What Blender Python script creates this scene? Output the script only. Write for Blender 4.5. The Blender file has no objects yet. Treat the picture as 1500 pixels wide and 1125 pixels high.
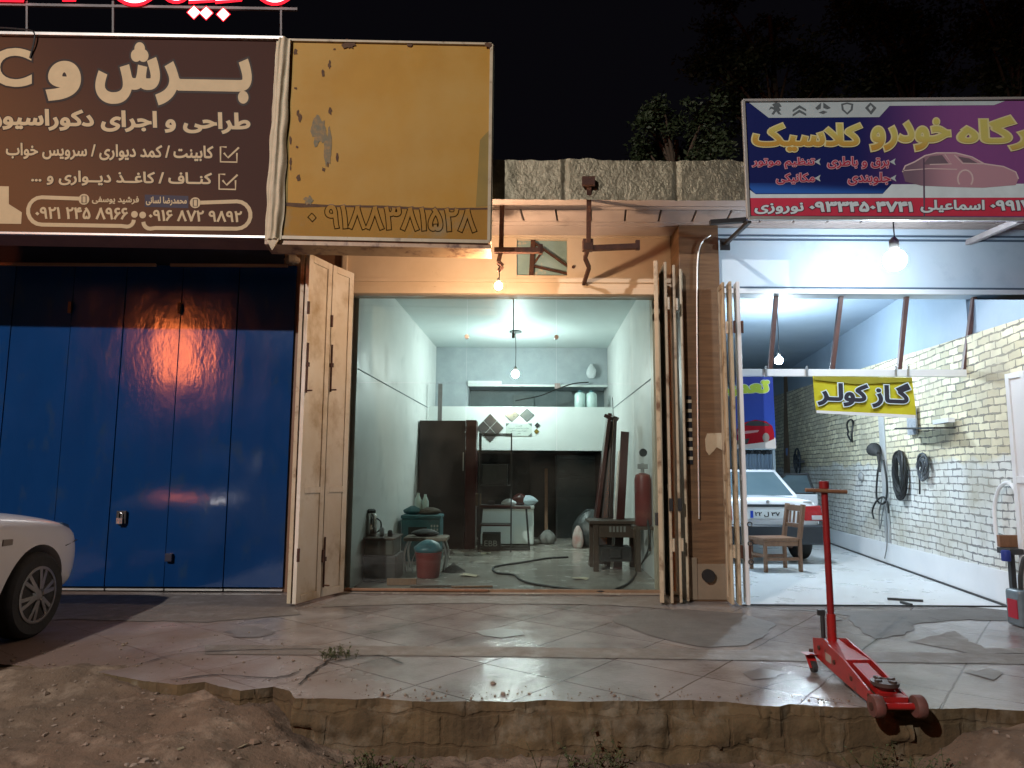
import bpy, bmesh, math, random, unicodedata
import numpy as np
from mathutils import Vector, Matrix
from mathutils.geometry import delaunay_2d_cdt
R = math.radians
rnd = random.Random(7)
S = bpy.context.scene
COL = S.collection

# ------------------------------------------------------------------ camera
F, PITCH, CAMZ, ROLL = 1040.0, R(7.0), 1.25, R(.32)
cam = bpy.data.cameras.new('camera'); camo = bpy.data.objects.new('camera', cam); COL.objects.link(camo)
camo.matrix_world = Matrix.Translation((0, 0, CAMZ)) @ Matrix.Rotation(R(90) + PITCH, 4, 'X') @ Matrix.Rotation(ROLL, 4, 'Z')
cam.sensor_fit = 'HORIZONTAL'; cam.sensor_width = 36; cam.lens = 36 * F / 1500
cam.clip_start = .05; cam.clip_end = 500
S.camera = camo

def ray(px, py):
    u = (px - 750) / F; v = (562.5 - py) / F; c, s = math.cos(ROLL), math.sin(ROLL); u, v = u * c - v * s, u * s + v * c
    return Vector((u, math.cos(PITCH) - v * math.sin(PITCH), math.sin(PITCH) + v * math.cos(PITCH)))
def at(px, py, Y):                       # world point of the scene at depth Y seen at that spot of the photograph
    d = ray(px, py); t = Y / d.y
    return Vector((d.x * t, Y, CAMZ + d.z * t))
def gnd(px, py, z=0.0):
    d = ray(px, py); t = (z - CAMZ) / d.z
    return Vector((d.x * t, d.y * t, z))

# ------------------------------------------------------------------ world, lights, exposure
w = bpy.data.worlds.new('World'); S.world = w; w.use_nodes = True
bg = w.node_tree.nodes['Background']; bg.inputs[0].default_value = (.22, .2, .3, 1); bg.inputs[1].default_value = .010
sun = bpy.data.lights.new('street_light', 'SPOT'); sun.energy = 7600; sun.shadow_soft_size = .12; sun.color = (1, .95, .91)
sun.spot_size = R(78); sun.spot_blend = .55      # cut-off street lantern across the road: lights the fronts, not the treetops
suno = bpy.data.objects.new('street_light', sun); COL.objects.link(suno); suno.location = (-7.2, -6.8, 9.3)
suno.rotation_euler = (Vector((-.6, 5.2, .1)) - suno.location).to_track_quat('-Z', 'Y').to_euler()
S.view_settings.view_transform = 'Standard'; S.view_settings.look = 'None'
S.view_settings.exposure = 0; S.view_settings.gamma = 1
S.render.engine = 'CYCLES'
cy = S.cycles
cy.use_denoising = True
try: cy.denoiser = 'OPENIMAGEDENOISE'
except Exception: pass
cy.max_bounces = 8; cy.diffuse_bounces = 4; cy.glossy_bounces = 4; cy.transparent_max_bounces = 16
cy.transmission_bounces = 4; cy.sample_clamp_indirect = 6; cy.caustics_reflective = False; cy.caustics_refractive = False
# strengths of the lamps (the lamps themselves are built further down)
E_SHOP, E_WARM, E_FRONT, E_INNER = 125, 85, 90, 235

# ------------------------------------------------------------------ materials
MATS = {}
def pm(name, c, c2=None, scale=4, rough=.6, metal=0, bump=0, bscale=30, c3=None, s3=9, t3=.6, w3=.08, detail=6, rvar=0, spec=.5, coat=0, stretch=None):
    """procedural principled material: base colour c broken up with c2 by noise, patches of c3 (rust, dirt, wear)"""
    m = bpy.data.materials.new(name); m.use_nodes = True; nt = m.node_tree; N = nt.nodes; L = nt.links
    b = N['Principled BSDF']; b.inputs['Roughness'].default_value = rough; b.inputs['Metallic'].default_value = metal
    b.inputs['Specular IOR Level'].default_value = spec; b.inputs['Coat Weight'].default_value = coat
    tc = N.new('ShaderNodeTexCoord'); vec = tc.outputs['Object']
    if stretch:
        mp = N.new('ShaderNodeMapping'); mp.inputs['Scale'].default_value = stretch; L.new(vec, mp.inputs[0]); vec = mp.outputs[0]
    col = None
    def noise(sc, det=detail):
        n = N.new('ShaderNodeTexNoise'); n.inputs['Scale'].default_value = sc; n.inputs['Detail'].default_value = det
        n.inputs['Roughness'].default_value = .62; L.new(vec, n.inputs['Vector']); return n
    def ramp(n, a, bb):
        r = N.new('ShaderNodeMapRange'); r.inputs[1].default_value = a; r.inputs[2].default_value = bb; L.new(n.outputs[0], r.inputs[0]); return r
    if c2 is None: c2 = tuple(x * .8 for x in c)
    n1 = noise(scale); r1 = ramp(n1, .3, .7)
    mx = N.new('ShaderNodeMix'); mx.data_type = 'RGBA'; mx.inputs[6].default_value = (*c, 1); mx.inputs[7].default_value = (*c2, 1)
    L.new(r1.outputs[0], mx.inputs[0]); col = mx.outputs[2]
    if c3:
        n3 = noise(s3, 8); r3 = ramp(n3, t3 - w3, t3 + w3)
        m3 = N.new('ShaderNodeMix'); m3.data_type = 'RGBA'; L.new(col, m3.inputs[6]); m3.inputs[7].default_value = (*c3, 1)
        L.new(r3.outputs[0], m3.inputs[0]); col = m3.outputs[2]
    L.new(col, b.inputs['Base Color'])
    if rvar:
        n4 = noise(scale * 1.7); r4 = N.new('ShaderNodeMapRange'); r4.inputs[1].default_value = .3; r4.inputs[2].default_value = .7
        r4.inputs[3].default_value = max(.02, rough - rvar); r4.inputs[4].default_value = min(1, rough + rvar)
        L.new(n4.outputs[0], r4.inputs[0]); L.new(r4.outputs[0], b.inputs['Roughness'])
    if bump:
        n2 = noise(bscale, 5); bp = N.new('ShaderNodeBump'); bp.inputs['Strength'].default_value = min(1, bump); bp.inputs['Distance'].default_value = .02
        L.new(n2.outputs[0], bp.inputs['Height']); L.new(bp.outputs[0], b.inputs['Normal'])
    MATS[name] = m; return m
def emit(name, c, s):
    m = bpy.data.materials.new(name); m.use_nodes = True; nt = m.node_tree; nt.nodes.clear()
    e = nt.nodes.new('ShaderNodeEmission'); e.inputs[0].default_value = (*c, 1); e.inputs[1].default_value = s
    o = nt.nodes.new('ShaderNodeOutputMaterial'); nt.links.new(e.outputs[0], o.inputs[0]); return m
def glass(name, tint=(.86, .95, .92), rough=.0, ior=1.45, dirt=0):
    m = bpy.data.materials.new(name); m.use_nodes = True; nt = m.node_tree; nt.nodes.clear(); N = nt.nodes; L = nt.links
    t = N.new('ShaderNodeBsdfTransparent'); t.inputs[0].default_value = (*tint, 1)
    g = N.new('ShaderNodeBsdfGlossy'); g.inputs['Roughness'].default_value = rough
    f = N.new('ShaderNodeFresnel'); f.inputs[0].default_value = ior
    mx = N.new('ShaderNodeMixShader'); L.new(f.outputs[0], mx.inputs[0]); L.new(t.outputs[0], mx.inputs[1]); L.new(g.outputs[0], mx.inputs[2])
    out = mx.outputs[0]
    if dirt:
        d = N.new('ShaderNodeBsdfDiffuse'); d.inputs[0].default_value = (.5, .48, .42, 1)
        tc = N.new('ShaderNodeTexCoord'); n = N.new('ShaderNodeTexNoise'); n.inputs['Scale'].default_value = 2.2; n.inputs['Detail'].default_value = 8
        L.new(tc.outputs['Object'], n.inputs['Vector'])
        r = N.new('ShaderNodeMapRange'); r.inputs[1].default_value = .42; r.inputs[2].default_value = .85; r.inputs[4].default_value = dirt; L.new(n.outputs[0], r.inputs[0])
        m2 = N.new('ShaderNodeMixShader'); L.new(r.outputs[0], m2.inputs[0]); L.new(out, m2.inputs[1]); L.new(d.outputs[0], m2.inputs[2]); out = m2.outputs[0]
    o = N.new('ShaderNodeOutputMaterial'); L.new(out, o.inputs[0]); return m
def flat(name, c, rough=.55): return pm(name, c, tuple(x * .86 for x in c), scale=7, rough=rough, spec=.18)

# ------------------------------------------------------------------ mesh builder
class MB:
    def __init__(s, M=None): s.v = []; s.f = []; s.mi = []; s.M = M; s.cur = 0; s.uv = {}
    def vert(s, p):
        p = Vector(p); s.v.append(s.M @ p if s.M else p); return len(s.v) - 1
    def face(s, ids): s.f.append(tuple(ids)); s.mi.append(s.cur)
    def quad(s, a, b, c, d, uv=None):
        i = [s.vert(p) for p in (a, b, c, d)]; s.face(i)
        if uv: s.uv[len(s.f) - 1] = uv
        return s
    def poly(s, pts): s.face([s.vert(p) for p in pts]); return s
    def hexa(s, p):                      # 8 points: bottom ring 0-3, top ring 4-7
        i = [s.vert(q) for q in p]
        for f in ((3, 2, 1, 0), (4, 5, 6, 7), (0, 1, 5, 4), (1, 2, 6, 5), (2, 3, 7, 6), (3, 0, 4, 7)): s.face([i[k] for k in f])
        return s
    def box(s, x0, x1, y0, y1, z0, z1):
        if x0 > x1: x0, x1 = x1, x0
        if y0 > y1: y0, y1 = y1, y0
        if z0 > z1: z0, z1 = z1, z0
        return s.hexa([(x0, y0, z0), (x1, y0, z0), (x1, y1, z0), (x0, y1, z0), (x0, y0, z1), (x1, y0, z1), (x1, y1, z1), (x0, y1, z1)])
    def slab(s, a, b, z0, z1, th):       # upright slab along the ground line a-b
        a = Vector((a[0], a[1], 0)); b = Vector((b[0], b[1], 0)); d = (b - a).normalized(); n = Vector((-d.y, d.x, 0)) * th / 2
        q = [a - n, b - n, b + n, a + n]
        return s.hexa([p + Vector((0, 0, z0)) for p in q] + [p + Vector((0, 0, z1)) for p in q])
    def bar(s, a, b, wx, wy=None, up=(0, 0, 1)):   # rectangular bar from a to b
        a = Vector(a); b = Vector(b); d = (b - a).normalized(); wy = wy or wx
        up = Vector(up)
        if abs(d.dot(up)) > .95: up = Vector((0, 1, 0))
        x = d.cross(up).normalized() * wx / 2; y = d.cross(x).normalized() * wy / 2
        r = [(-1, -1), (1, -1), (1, 1), (-1, 1)]
        return s.hexa([a + x * i + y * j for i, j in r] + [b + x * i + y * j for i, j in r])
    def cyl(s, a, b, r0, r1=None, n=16, cap=True):
        a = Vector(a); b = Vector(b); r1 = r0 if r1 is None else r1; d = (b - a).normalized()
        up = Vector((0, 0, 1)) if abs(d.z) < .9 else Vector((1, 0, 0)); x = d.cross(up).normalized(); y = d.cross(x)
        A = []; B = []
        for k in range(n):
            c = math.cos(2 * math.pi * k / n); q = math.sin(2 * math.pi * k / n)
            A.append(s.vert(a + (x * c + y * q) * r0)); B.append(s.vert(b + (x * c + y * q) * r1))
        for k in range(n): s.face((A[k], A[(k + 1) % n], B[(k + 1) % n], B[k]))
        if cap: s.face(A[::-1]); s.face(B)
        return s
    def tube(s, pts, r, n=8, closed=False):
        pts = [Vector(p) for p in pts]; rings = []; m = len(pts); prev = None
        for i, p in enumerate(pts):
            if closed: d = (pts[(i + 1) % m] - pts[i - 1])
            else: d = pts[min(i + 1, m - 1)] - pts[max(i - 1, 0)]
            d = d.normalized() if d.length > 1e-9 else Vector((0, 0, 1))
            if prev is None:
                up = Vector((0, 0, 1)) if abs(d.z) < .9 else Vector((1, 0, 0)); x = d.cross(up).normalized()
            else: x = (prev - d * prev.dot(d)).normalized()
            prev = x; y = d.cross(x); rr = r[i] if isinstance(r, (list, tuple)) else r
            rings.append([s.vert(p + (x * math.cos(2 * math.pi * k / n) + y * math.sin(2 * math.pi * k / n)) * rr) for k in range(n)])
        for i in range(m if closed else m - 1):
            a = rings[i]; b = rings[(i + 1) % m]
            for k in range(n): s.face((a[k], a[(k + 1) % n], b[(k + 1) % n], b[k]))
        if not closed: s.face(rings[0][::-1]); s.face(rings[-1])
        return s
    def lathe(s, c, prof, n=20, axis='z'):         # prof: (r, h) from bottom to top
        c = Vector(c); rings = []
        for r, h in prof:
            ring = []
            for k in range(n):
                a = 2 * math.pi * k / n; p = (r * math.cos(a), r * math.sin(a), h)
                if axis == 'x': p = (h, p[0], p[1])
                if axis == 'y': p = (p[0], h, p[1])
                ring.append(s.vert(c + Vector(p)))
            rings.append(ring)
        for a, b in zip(rings, rings[1:]):
            for k in range(n): s.face((a[k], a[(k + 1) % n], b[(k + 1) % n], b[k]))
        s.face(rings[0][::-1]); s.face(rings[-1]); return s
    def ball(s, c, r, n=14, m=8, sq=(1, 1, 1), jit=0):
        c = Vector(c); rings = []
        for j in range(1, m):
            t = math.pi * j / m
            rings.append([s.vert(c + Vector((r * sq[0] * math.sin(t) * math.cos(2 * math.pi * k / n), r * sq[1] * math.sin(t) * math.sin(2 * math.pi * k / n), -r * sq[2] * math.cos(t))) * (1 + rnd.uniform(-jit, jit))) for k in range(n)])
        lo = s.vert(c + Vector((0, 0, -r * sq[2]))); hi = s.vert(c + Vector((0, 0, r * sq[2])))
        for k in range(n): s.face((lo, rings[0][(k + 1) % n], rings[0][k])); s.face((hi, rings[-1][k], rings[-1][(k + 1) % n]))
        for a, b in zip(rings, rings[1:]):
            for k in range(n): s.face((a[k], a[(k + 1) % n], b[(k + 1) % n], b[k]))
        return s
    def prism(s, pts, vec):                        # polygon pushed along vec
        a = [s.vert(p) for p in pts]; b = [s.vert(Vector(p) + Vector(vec)) for p in pts]; n = len(a)
        s.face(a[::-1]); s.face(b)
        for k in range(n): s.face((a[k], a[(k + 1) % n], b[(k + 1) % n], b[k]))
        return s
    def build(s, name, mat, parent=None, bevel=0, sub=0, smooth=True, angle=38, bseg=2):
        off = parent.matrix_world_t if False else (WLOC.get(parent, Vector()) if parent else Vector())
        me = bpy.data.meshes.new(name); me.from_pydata([p - off for p in s.v], [], s.f)
        mats = mat if isinstance(mat, (list, tuple)) else [mat]
        for m in mats: me.materials.append(m)
        if s.uv:
            ul = me.uv_layers.new(name='UVMap')
            for fi, uv in s.uv.items():
                for li, q in zip(me.polygons[fi].loop_indices, uv): ul.data[li].uv = q
        for p, i in zip(me.polygons, s.mi): p.material_index = i
        bm = bmesh.new(); bm.from_mesh(me)
        if not s.uv: bmesh.ops.recalc_face_normals(bm, faces=bm.faces)
        if bevel:
            es = [e for e in bm.edges if e.is_manifold and e.calc_face_angle(0) > R(40)]
            bmesh.ops.bevel(bm, geom=es, offset=bevel, segments=bseg, affect='EDGES', profile=.6, clamp_overlap=True)
        if sub:
            bmesh.ops.subdivide_edges(bm, edges=bm.edges[:], cuts=sub, use_grid_fill=True, smooth=.6)
        for f in bm.faces: f.smooth = smooth
        for e in bm.edges:
            if not e.is_manifold or e.calc_face_angle(0) > R(angle): e.smooth = False
            elif bevel and e.calc_face_angle(0) > R(8):       # keep broad faces flat beside their thin bevels
                a0, a1 = sorted(f.calc_area() for f in e.link_faces)
                if a1 > 6 * a0: e.smooth = False
        bm.to_mesh(me); bm.free()
        o = bpy.data.objects.new(name, me); COL.objects.link(o)
        if parent: o.parent = parent
        WLOC[o] = off.copy() if parent else Vector()
        return o
WLOC = {}
def tag(o, label=None, cat=None, group=None, kind=None):
    if label: o['label'] = label
    if cat: o['category'] = cat
    if group: o['group'] = group
    if kind: o['kind'] = kind
    return o
def thing(name, label, cat, loc=(0, 0, 0), group=None):
    o = bpy.data.objects.new(name, None); COL.objects.link(o); o.location = loc; o.empty_display_size = .1
    WLOC[o] = Vector(loc); return tag(o, label, cat, group)
def curve(pts, n=8):                               # Catmull-Rom through points
    pts = [Vector(p) for p in pts]; out = []
    P = [pts[0] * 2 - pts[1]] + pts + [pts[-1] * 2 - pts[-2]]
    for i in range(1, len(P) - 2):
        for k in range(n):
            t = k / n; a, b, c, d = P[i - 1:i + 3]
            out.append(.5 * ((2 * b) + (c - a) * t + (2 * a - 5 * b + 4 * c - d) * t * t + (3 * b - a - 3 * c + d) * t ** 3))
    return out + [pts[-1]]

# ------------------------------------------------------------------ Persian lettering as real sheets
FORMS = {}
for cp in range(0xFB50, 0xFEFD):
    d = unicodedata.decomposition(chr(cp)).split()
    if len(d) == 2 and d[0] in ('<isolated>', '<initial>', '<medial>', '<final>'):
        FORMS.setdefault(chr(int(d[1], 16)), {})[d[0][1:-1]] = chr(cp)
    elif len(d) == 3 and d[0] in ('<isolated>', '<final>') and d[1] == '0644' and d[2] == '0627':
        FORMS.setdefault('\u0001', {})[d[0][1:-1]] = chr(cp)
FORMS['ـ'] = {k: 'ـ' for k in ('isolated', 'initial', 'medial', 'final')}
DIG = '۰۱۲۳۴۵۶۷۸۹'
def shape(t):
    t = t.replace('لا', '\u0001'); F_ = FORMS.get; out = []
    for i, c in enumerate(t):
        f = F_(c)
        if not f: out.append(c); continue
        p = F_(t[i - 1]) if i else None; n = F_(t[i + 1]) if i + 1 < len(t) else None
        jp = bool(p and 'initial' in p); jn = 'initial' in f and bool(n and 'final' in n)
        k = 'medial' if jp and jn else 'final' if jp else 'initial' if jn else 'isolated'
        out.append(f.get(k) or f['isolated'])
    out = out[::-1]; res = []; i = 0
    while i < len(out):
        j = i
        while j < len(out) and (out[j] in DIG or (j > i and out[j] == ' ' and j + 1 < len(out) and out[j + 1] in DIG)): j += 1
        if j > i: res += out[i:j][::-1]; i = j
        else: res.append(out[i]); i += 1
    return ''.join(res)
def contours(body, res=5, rtl=True):
    cu = bpy.data.curves.new('t', 'FONT'); cu.body = shape(body) if rtl else body; cu.resolution_u = res
    o = bpy.data.objects.new('t', cu); COL.objects.link(o)
    dg = bpy.context.evaluated_depsgraph_get(); dg.update()
    c2 = o.evaluated_get(dg).to_curve(dg); out = []
    for sp in c2.splines:
        P = sp.bezier_points; n = len(P); pts = []
        if n < 2: continue
        for i in range(n):
            a, b = P[i], P[(i + 1) % n]
            straight = (a.handle_right - a.co).length < 1e-6 and (b.handle_left - b.co).length < 1e-6
            for k in range(1 if straight else res):
                t = k / res; q = 1 - t
                p = a.co * q ** 3 + a.handle_right * 3 * q * q * t + b.handle_left * 3 * q * t * t + b.co * t ** 3
                pts.append((p.x, p.y))
        cl = [pts[0]]
        for p in pts[1:]:
            if abs(p[0] - cl[-1][0]) + abs(p[1] - cl[-1][1]) > 1e-4: cl.append(p)
        if len(cl) > 2: out.append(np.array(cl))
    COL.objects.unlink(o); bpy.data.objects.remove(o); bpy.data.curves.remove(cu)
    return out
def fat(cs, d):                                    # offset closed contours along their normals by d
    if not d: return cs
    ar = [.5 * np.sum(c[:, 0] * np.roll(c[:, 1], -1) - np.roll(c[:, 0], -1) * c[:, 1]) for c in cs]; sgs = []
    for i, c in enumerate(cs):                     # a hole follows the contour that encloses it
        sg = 1 if ar[i] > 0 else -1
        for j, o in enumerate(cs):
            if abs(ar[j]) > abs(ar[i]) and ar[j] * ar[i] < 0 and (o.min(0) < c.min(0)).all() and (o.max(0) > c.max(0)).all(): sg = 1 if ar[j] > 0 else -1
        sgs.append(sg)
    out = []
    for c, sg in zip(cs, sgs):
        e1 = c - np.roll(c, 1, 0); e2 = np.roll(c, -1, 0) - c
        n1 = np.stack([e1[:, 1], -e1[:, 0]], 1); n2 = np.stack([e2[:, 1], -e2[:, 0]], 1)
        n1 /= np.linalg.norm(n1, axis=1, keepdims=True) + 1e-12; n2 /= np.linalg.norm(n2, axis=1, keepdims=True) + 1e-12
        n = n1 + n2; l2 = np.maximum((n * n).sum(1, keepdims=True), .8); out.append(c + sg * d * 2 * n / l2)
    return out
def fill(cs):                                      # non-zero winding fill of all contours
    V = []; Ed = []
    for c in cs:
        b = len(V); V += [Vector((float(x), float(y))) for x, y in c]; n = len(c); Ed += [(b + i, b + (i + 1) % n) for i in range(n)]
    r = delaunay_2d_cdt(V, Ed, [], 0, 1e-5); v = np.array([(p.x, p.y) for p in r[0]]); tri = np.array([f for f in r[2] if len(f) == 3])
    cen = v[tri].mean(1); wn = np.zeros(len(cen), int)
    for c in cs:
        a = c; b = np.roll(c, -1, 0)
        for (ax, ay), (bx, by) in zip(a, b):
            left = (bx - ax) * (cen[:, 1] - ay) - (cen[:, 0] - ax) * (by - ay)
            wn += ((ay <= cen[:, 1]) & (by > cen[:, 1]) & (left > 0)).astype(int) - ((ay > cen[:, 1]) & (by <= cen[:, 1]) & (left < 0)).astype(int)
    return v, tri[wn != 0]
CACHE = {}
def text(name, body, box, Y, mat, parent, bold=0, slope=0, th=.003, rtl=True, label=None, lift=0.0, fit=None):
    """lettering fitted into the photo box (x0,y0,x1,y1) on the upright plane at depth Y"""
    key = (body, rtl)
    if key not in CACHE: CACHE[key] = contours(body, 5, rtl)
    cs = CACHE[key]; allp = np.concatenate(fat(cs, bold if fit is None else fit)); lo = allp.min(0); hi = allp.max(0)
    v, tri = fill(fat(cs, bold))
    x0, y0, x1, y1 = box; mb = MB(); ids = []; ids2 = []
    for p in v:
        s = (p[0] - lo[0]) / (hi[0] - lo[0]); t = (p[1] - lo[1]) / (hi[1] - lo[1])
        px = x0 + s * (x1 - x0); py = y1 + t * (y0 - y1) + slope * (px - x0)
        q = at(px, py, Y); q.y = Y - th - lift; ids.append(mb.vert(q))
    for t in tri: mb.face([ids[k] for k in t])
    o = mb.build(name, mat, parent, smooth=False)
    if label: o['label'] = label
    return o
def sheet(mb, pxs, Y):                             # flat polygon on the plane at depth Y from photo points
    pts = [at(a, b, Y) for a, b in pxs]; mb.poly(pts); return mb
# ------------------------------------------------------------------ shared materials
M_cream = pm('cream_paint', (.54, .45, .32), (.40, .31, .20), scale=2.5, rough=.42, c3=(.13, .065, .03), s3=5, t3=.60, w3=.07, bump=.12, bscale=20)
M_lintel = pm('lintel_paint', (.66, .53, .40), (.56, .43, .30), scale=1.8, rough=.5, c3=(.28, .15, .07), s3=3, t3=.71, w3=.06, bump=.08, bscale=12)
M_rust = pm('rusty_iron', (.085, .032, .018), (.045, .018, .012), scale=14, rough=.75, metal=.2, bump=.3, bscale=60, c3=(.20, .08, .03), s3=25, t3=.66)
M_black = pm('black_iron', (.018, .018, .02), (.03, .03, .03), scale=10, rough=.5, bump=.1)
M_steel = pm('worn_steel', (.5, .5, .5), (.36, .36, .36), scale=10, rough=.35, metal=.9, bump=.05)
M_alu = pm('aluminium_trim', (.62, .6, .57), (.5, .48, .45), scale=8, rough=.4, metal=.6)
M_blue = pm('blue_door_paint', (.0058, .042, .15), (.0045, .033, .12), scale=1.6, rough=.13, rvar=.05, bump=.28, bscale=2.4, c3=(.016, .045, .11), s3=5, t3=.64, coat=.1, stretch=(1, 1, .5))
M_bluedark = pm('blue_header_paint', (.012, .016, .04), (.008, .01, .025), scale=3, rough=.55, bump=.1)
M_plaster = pm('mint_plaster', (.74, .75, .735), (.64, .66, .65), scale=1.3, rough=.5, rvar=.12, bump=.10, bscale=9, c3=(.52, .55, .54), s3=2.2, t3=.68, w3=.12)
M_ceil = pm('ceiling_plaster', (.60, .67, .66), (.52, .60, .60), scale=1.1, rough=.55, bump=.08, bscale=6)
M_roughwall = pm('rough_grey_plaster', (.40, .45, .48), (.33, .38, .41), scale=5, rough=.8, bump=.3, bscale=10, c3=(.48, .53, .55), s3=14, t3=.7)
M_panelwhite = pm('white_panel', (.72, .77, .76), (.66, .72, .71), scale=2, rough=.4, c3=(.4, .42, .4), s3=20, t3=.8)
M_dark = pm('near_black', (.020, .019, .019), (.032, .030, .029), scale=4, rough=.6, bump=.25, bscale=12, c3=(.05, .05, .05), s3=7, t3=.68)  # near-black colour shared by the recess walls, boxes and rag
M_recess = pm('recess_grey', (.22, .27, .28), (.17, .21, .22), scale=4, rough=.7, bump=.1)
M_maroon = pm('maroon_varnish', (.060, .014, .012), (.040, .010, .009), scale=6, rough=.28, stretch=(6, 6, .6), bump=.06)
M_wardrobe = pm('dark_brown_board', (.034, .022, .020), (.024, .016, .015), scale=5, rough=.32, stretch=(6, 6, .5), c3=(.07, .045, .04), s3=9, t3=.74)
M_wood = pm('brown_wood', (.25, .125, .065), (.17, .08, .042), scale=9, rough=.5, stretch=(5, 5, .8), bump=.15)
M_woodold = pm('old_dark_wood', (.075, .045, .03), (.05, .03, .02), scale=8, rough=.5, stretch=(4, 4, 1), bump=.2)
M_white = pm('white_paint', (.78, .79, .80), (.70, .72, .74), scale=2, rough=.4, c3=(.45, .45, .43), s3=8, t3=.76)
M_bluewhite = pm('pale_blue_paint', (.62, .70, .76), (.52, .62, .70), scale=1.2, rough=.5, bump=.05, bscale=5, c3=(.42, .52, .60), s3=1.7, t3=.66, w3=.1)
M_gceil = pm('garage_ceiling_paint', (.30, .38, .46), (.25, .32, .40), scale=.9, rough=.5, bump=.05, bscale=5, c3=(.22, .29, .36), s3=1.2, t3=.68, w3=.15)
M_red = pm('red_enamel', (.36, .014, .014), (.25, .012, .010), scale=7, rough=.36, coat=.1, c3=(.075, .025, .018), s3=26, t3=.63)
M_reddull = pm('dull_red', (.20, .03, .026), (.14, .022, .02), scale=6, rough=.45)
M_redmetal = pm('red_handle_paint', (.24, .010, .012), (.17, .008, .01), scale=9, rough=.4)
M_rubber = pm('black_rubber', (.020, .020, .021), (.030, .030, .030), scale=20, rough=.75, bump=.2)
M_carwhite = pm('white_car_paint', (.80, .80, .83), (.77, .77, .80), scale=2, rough=.22, coat=.5)
M_darkglass = pm('dark_tinted_glass', (.10, .14, .16), (.08, .12, .14), scale=3, rough=.08)
M_bumper = pm('grey_plastic', (.022, .027, .035), (.017, .021, .028), scale=6, rough=.5)
M_plastic = pm('milky_plastic', (.50, .64, .62), (.44, .58, .56), scale=6, rough=.35)
M_teal = pm('teal_plastic', (.05, .16, .18), (.035, .11, .13), scale=8, rough=.5, c3=(.02, .04, .04), s3=12, t3=.66)
M_cloth = pm('cream_cloth', (.55, .47, .34), (.46, .39, .27), scale=10, rough=.85, bump=.15, bscale=40)
M_whitecloth = pm('white_bag', (.66, .70, .72), (.55, .60, .63), scale=12, rough=.6, bump=.3, bscale=30)
M_bulbglass = pm('bulb_socket', (.10, .09, .08), rough=.5)
M_cord = pm('black_cord', (.012, .012, .012), rough=.6)
M_dirtypipe = pm('dark_pipe', (.012, .011, .011), rough=.7)

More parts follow.
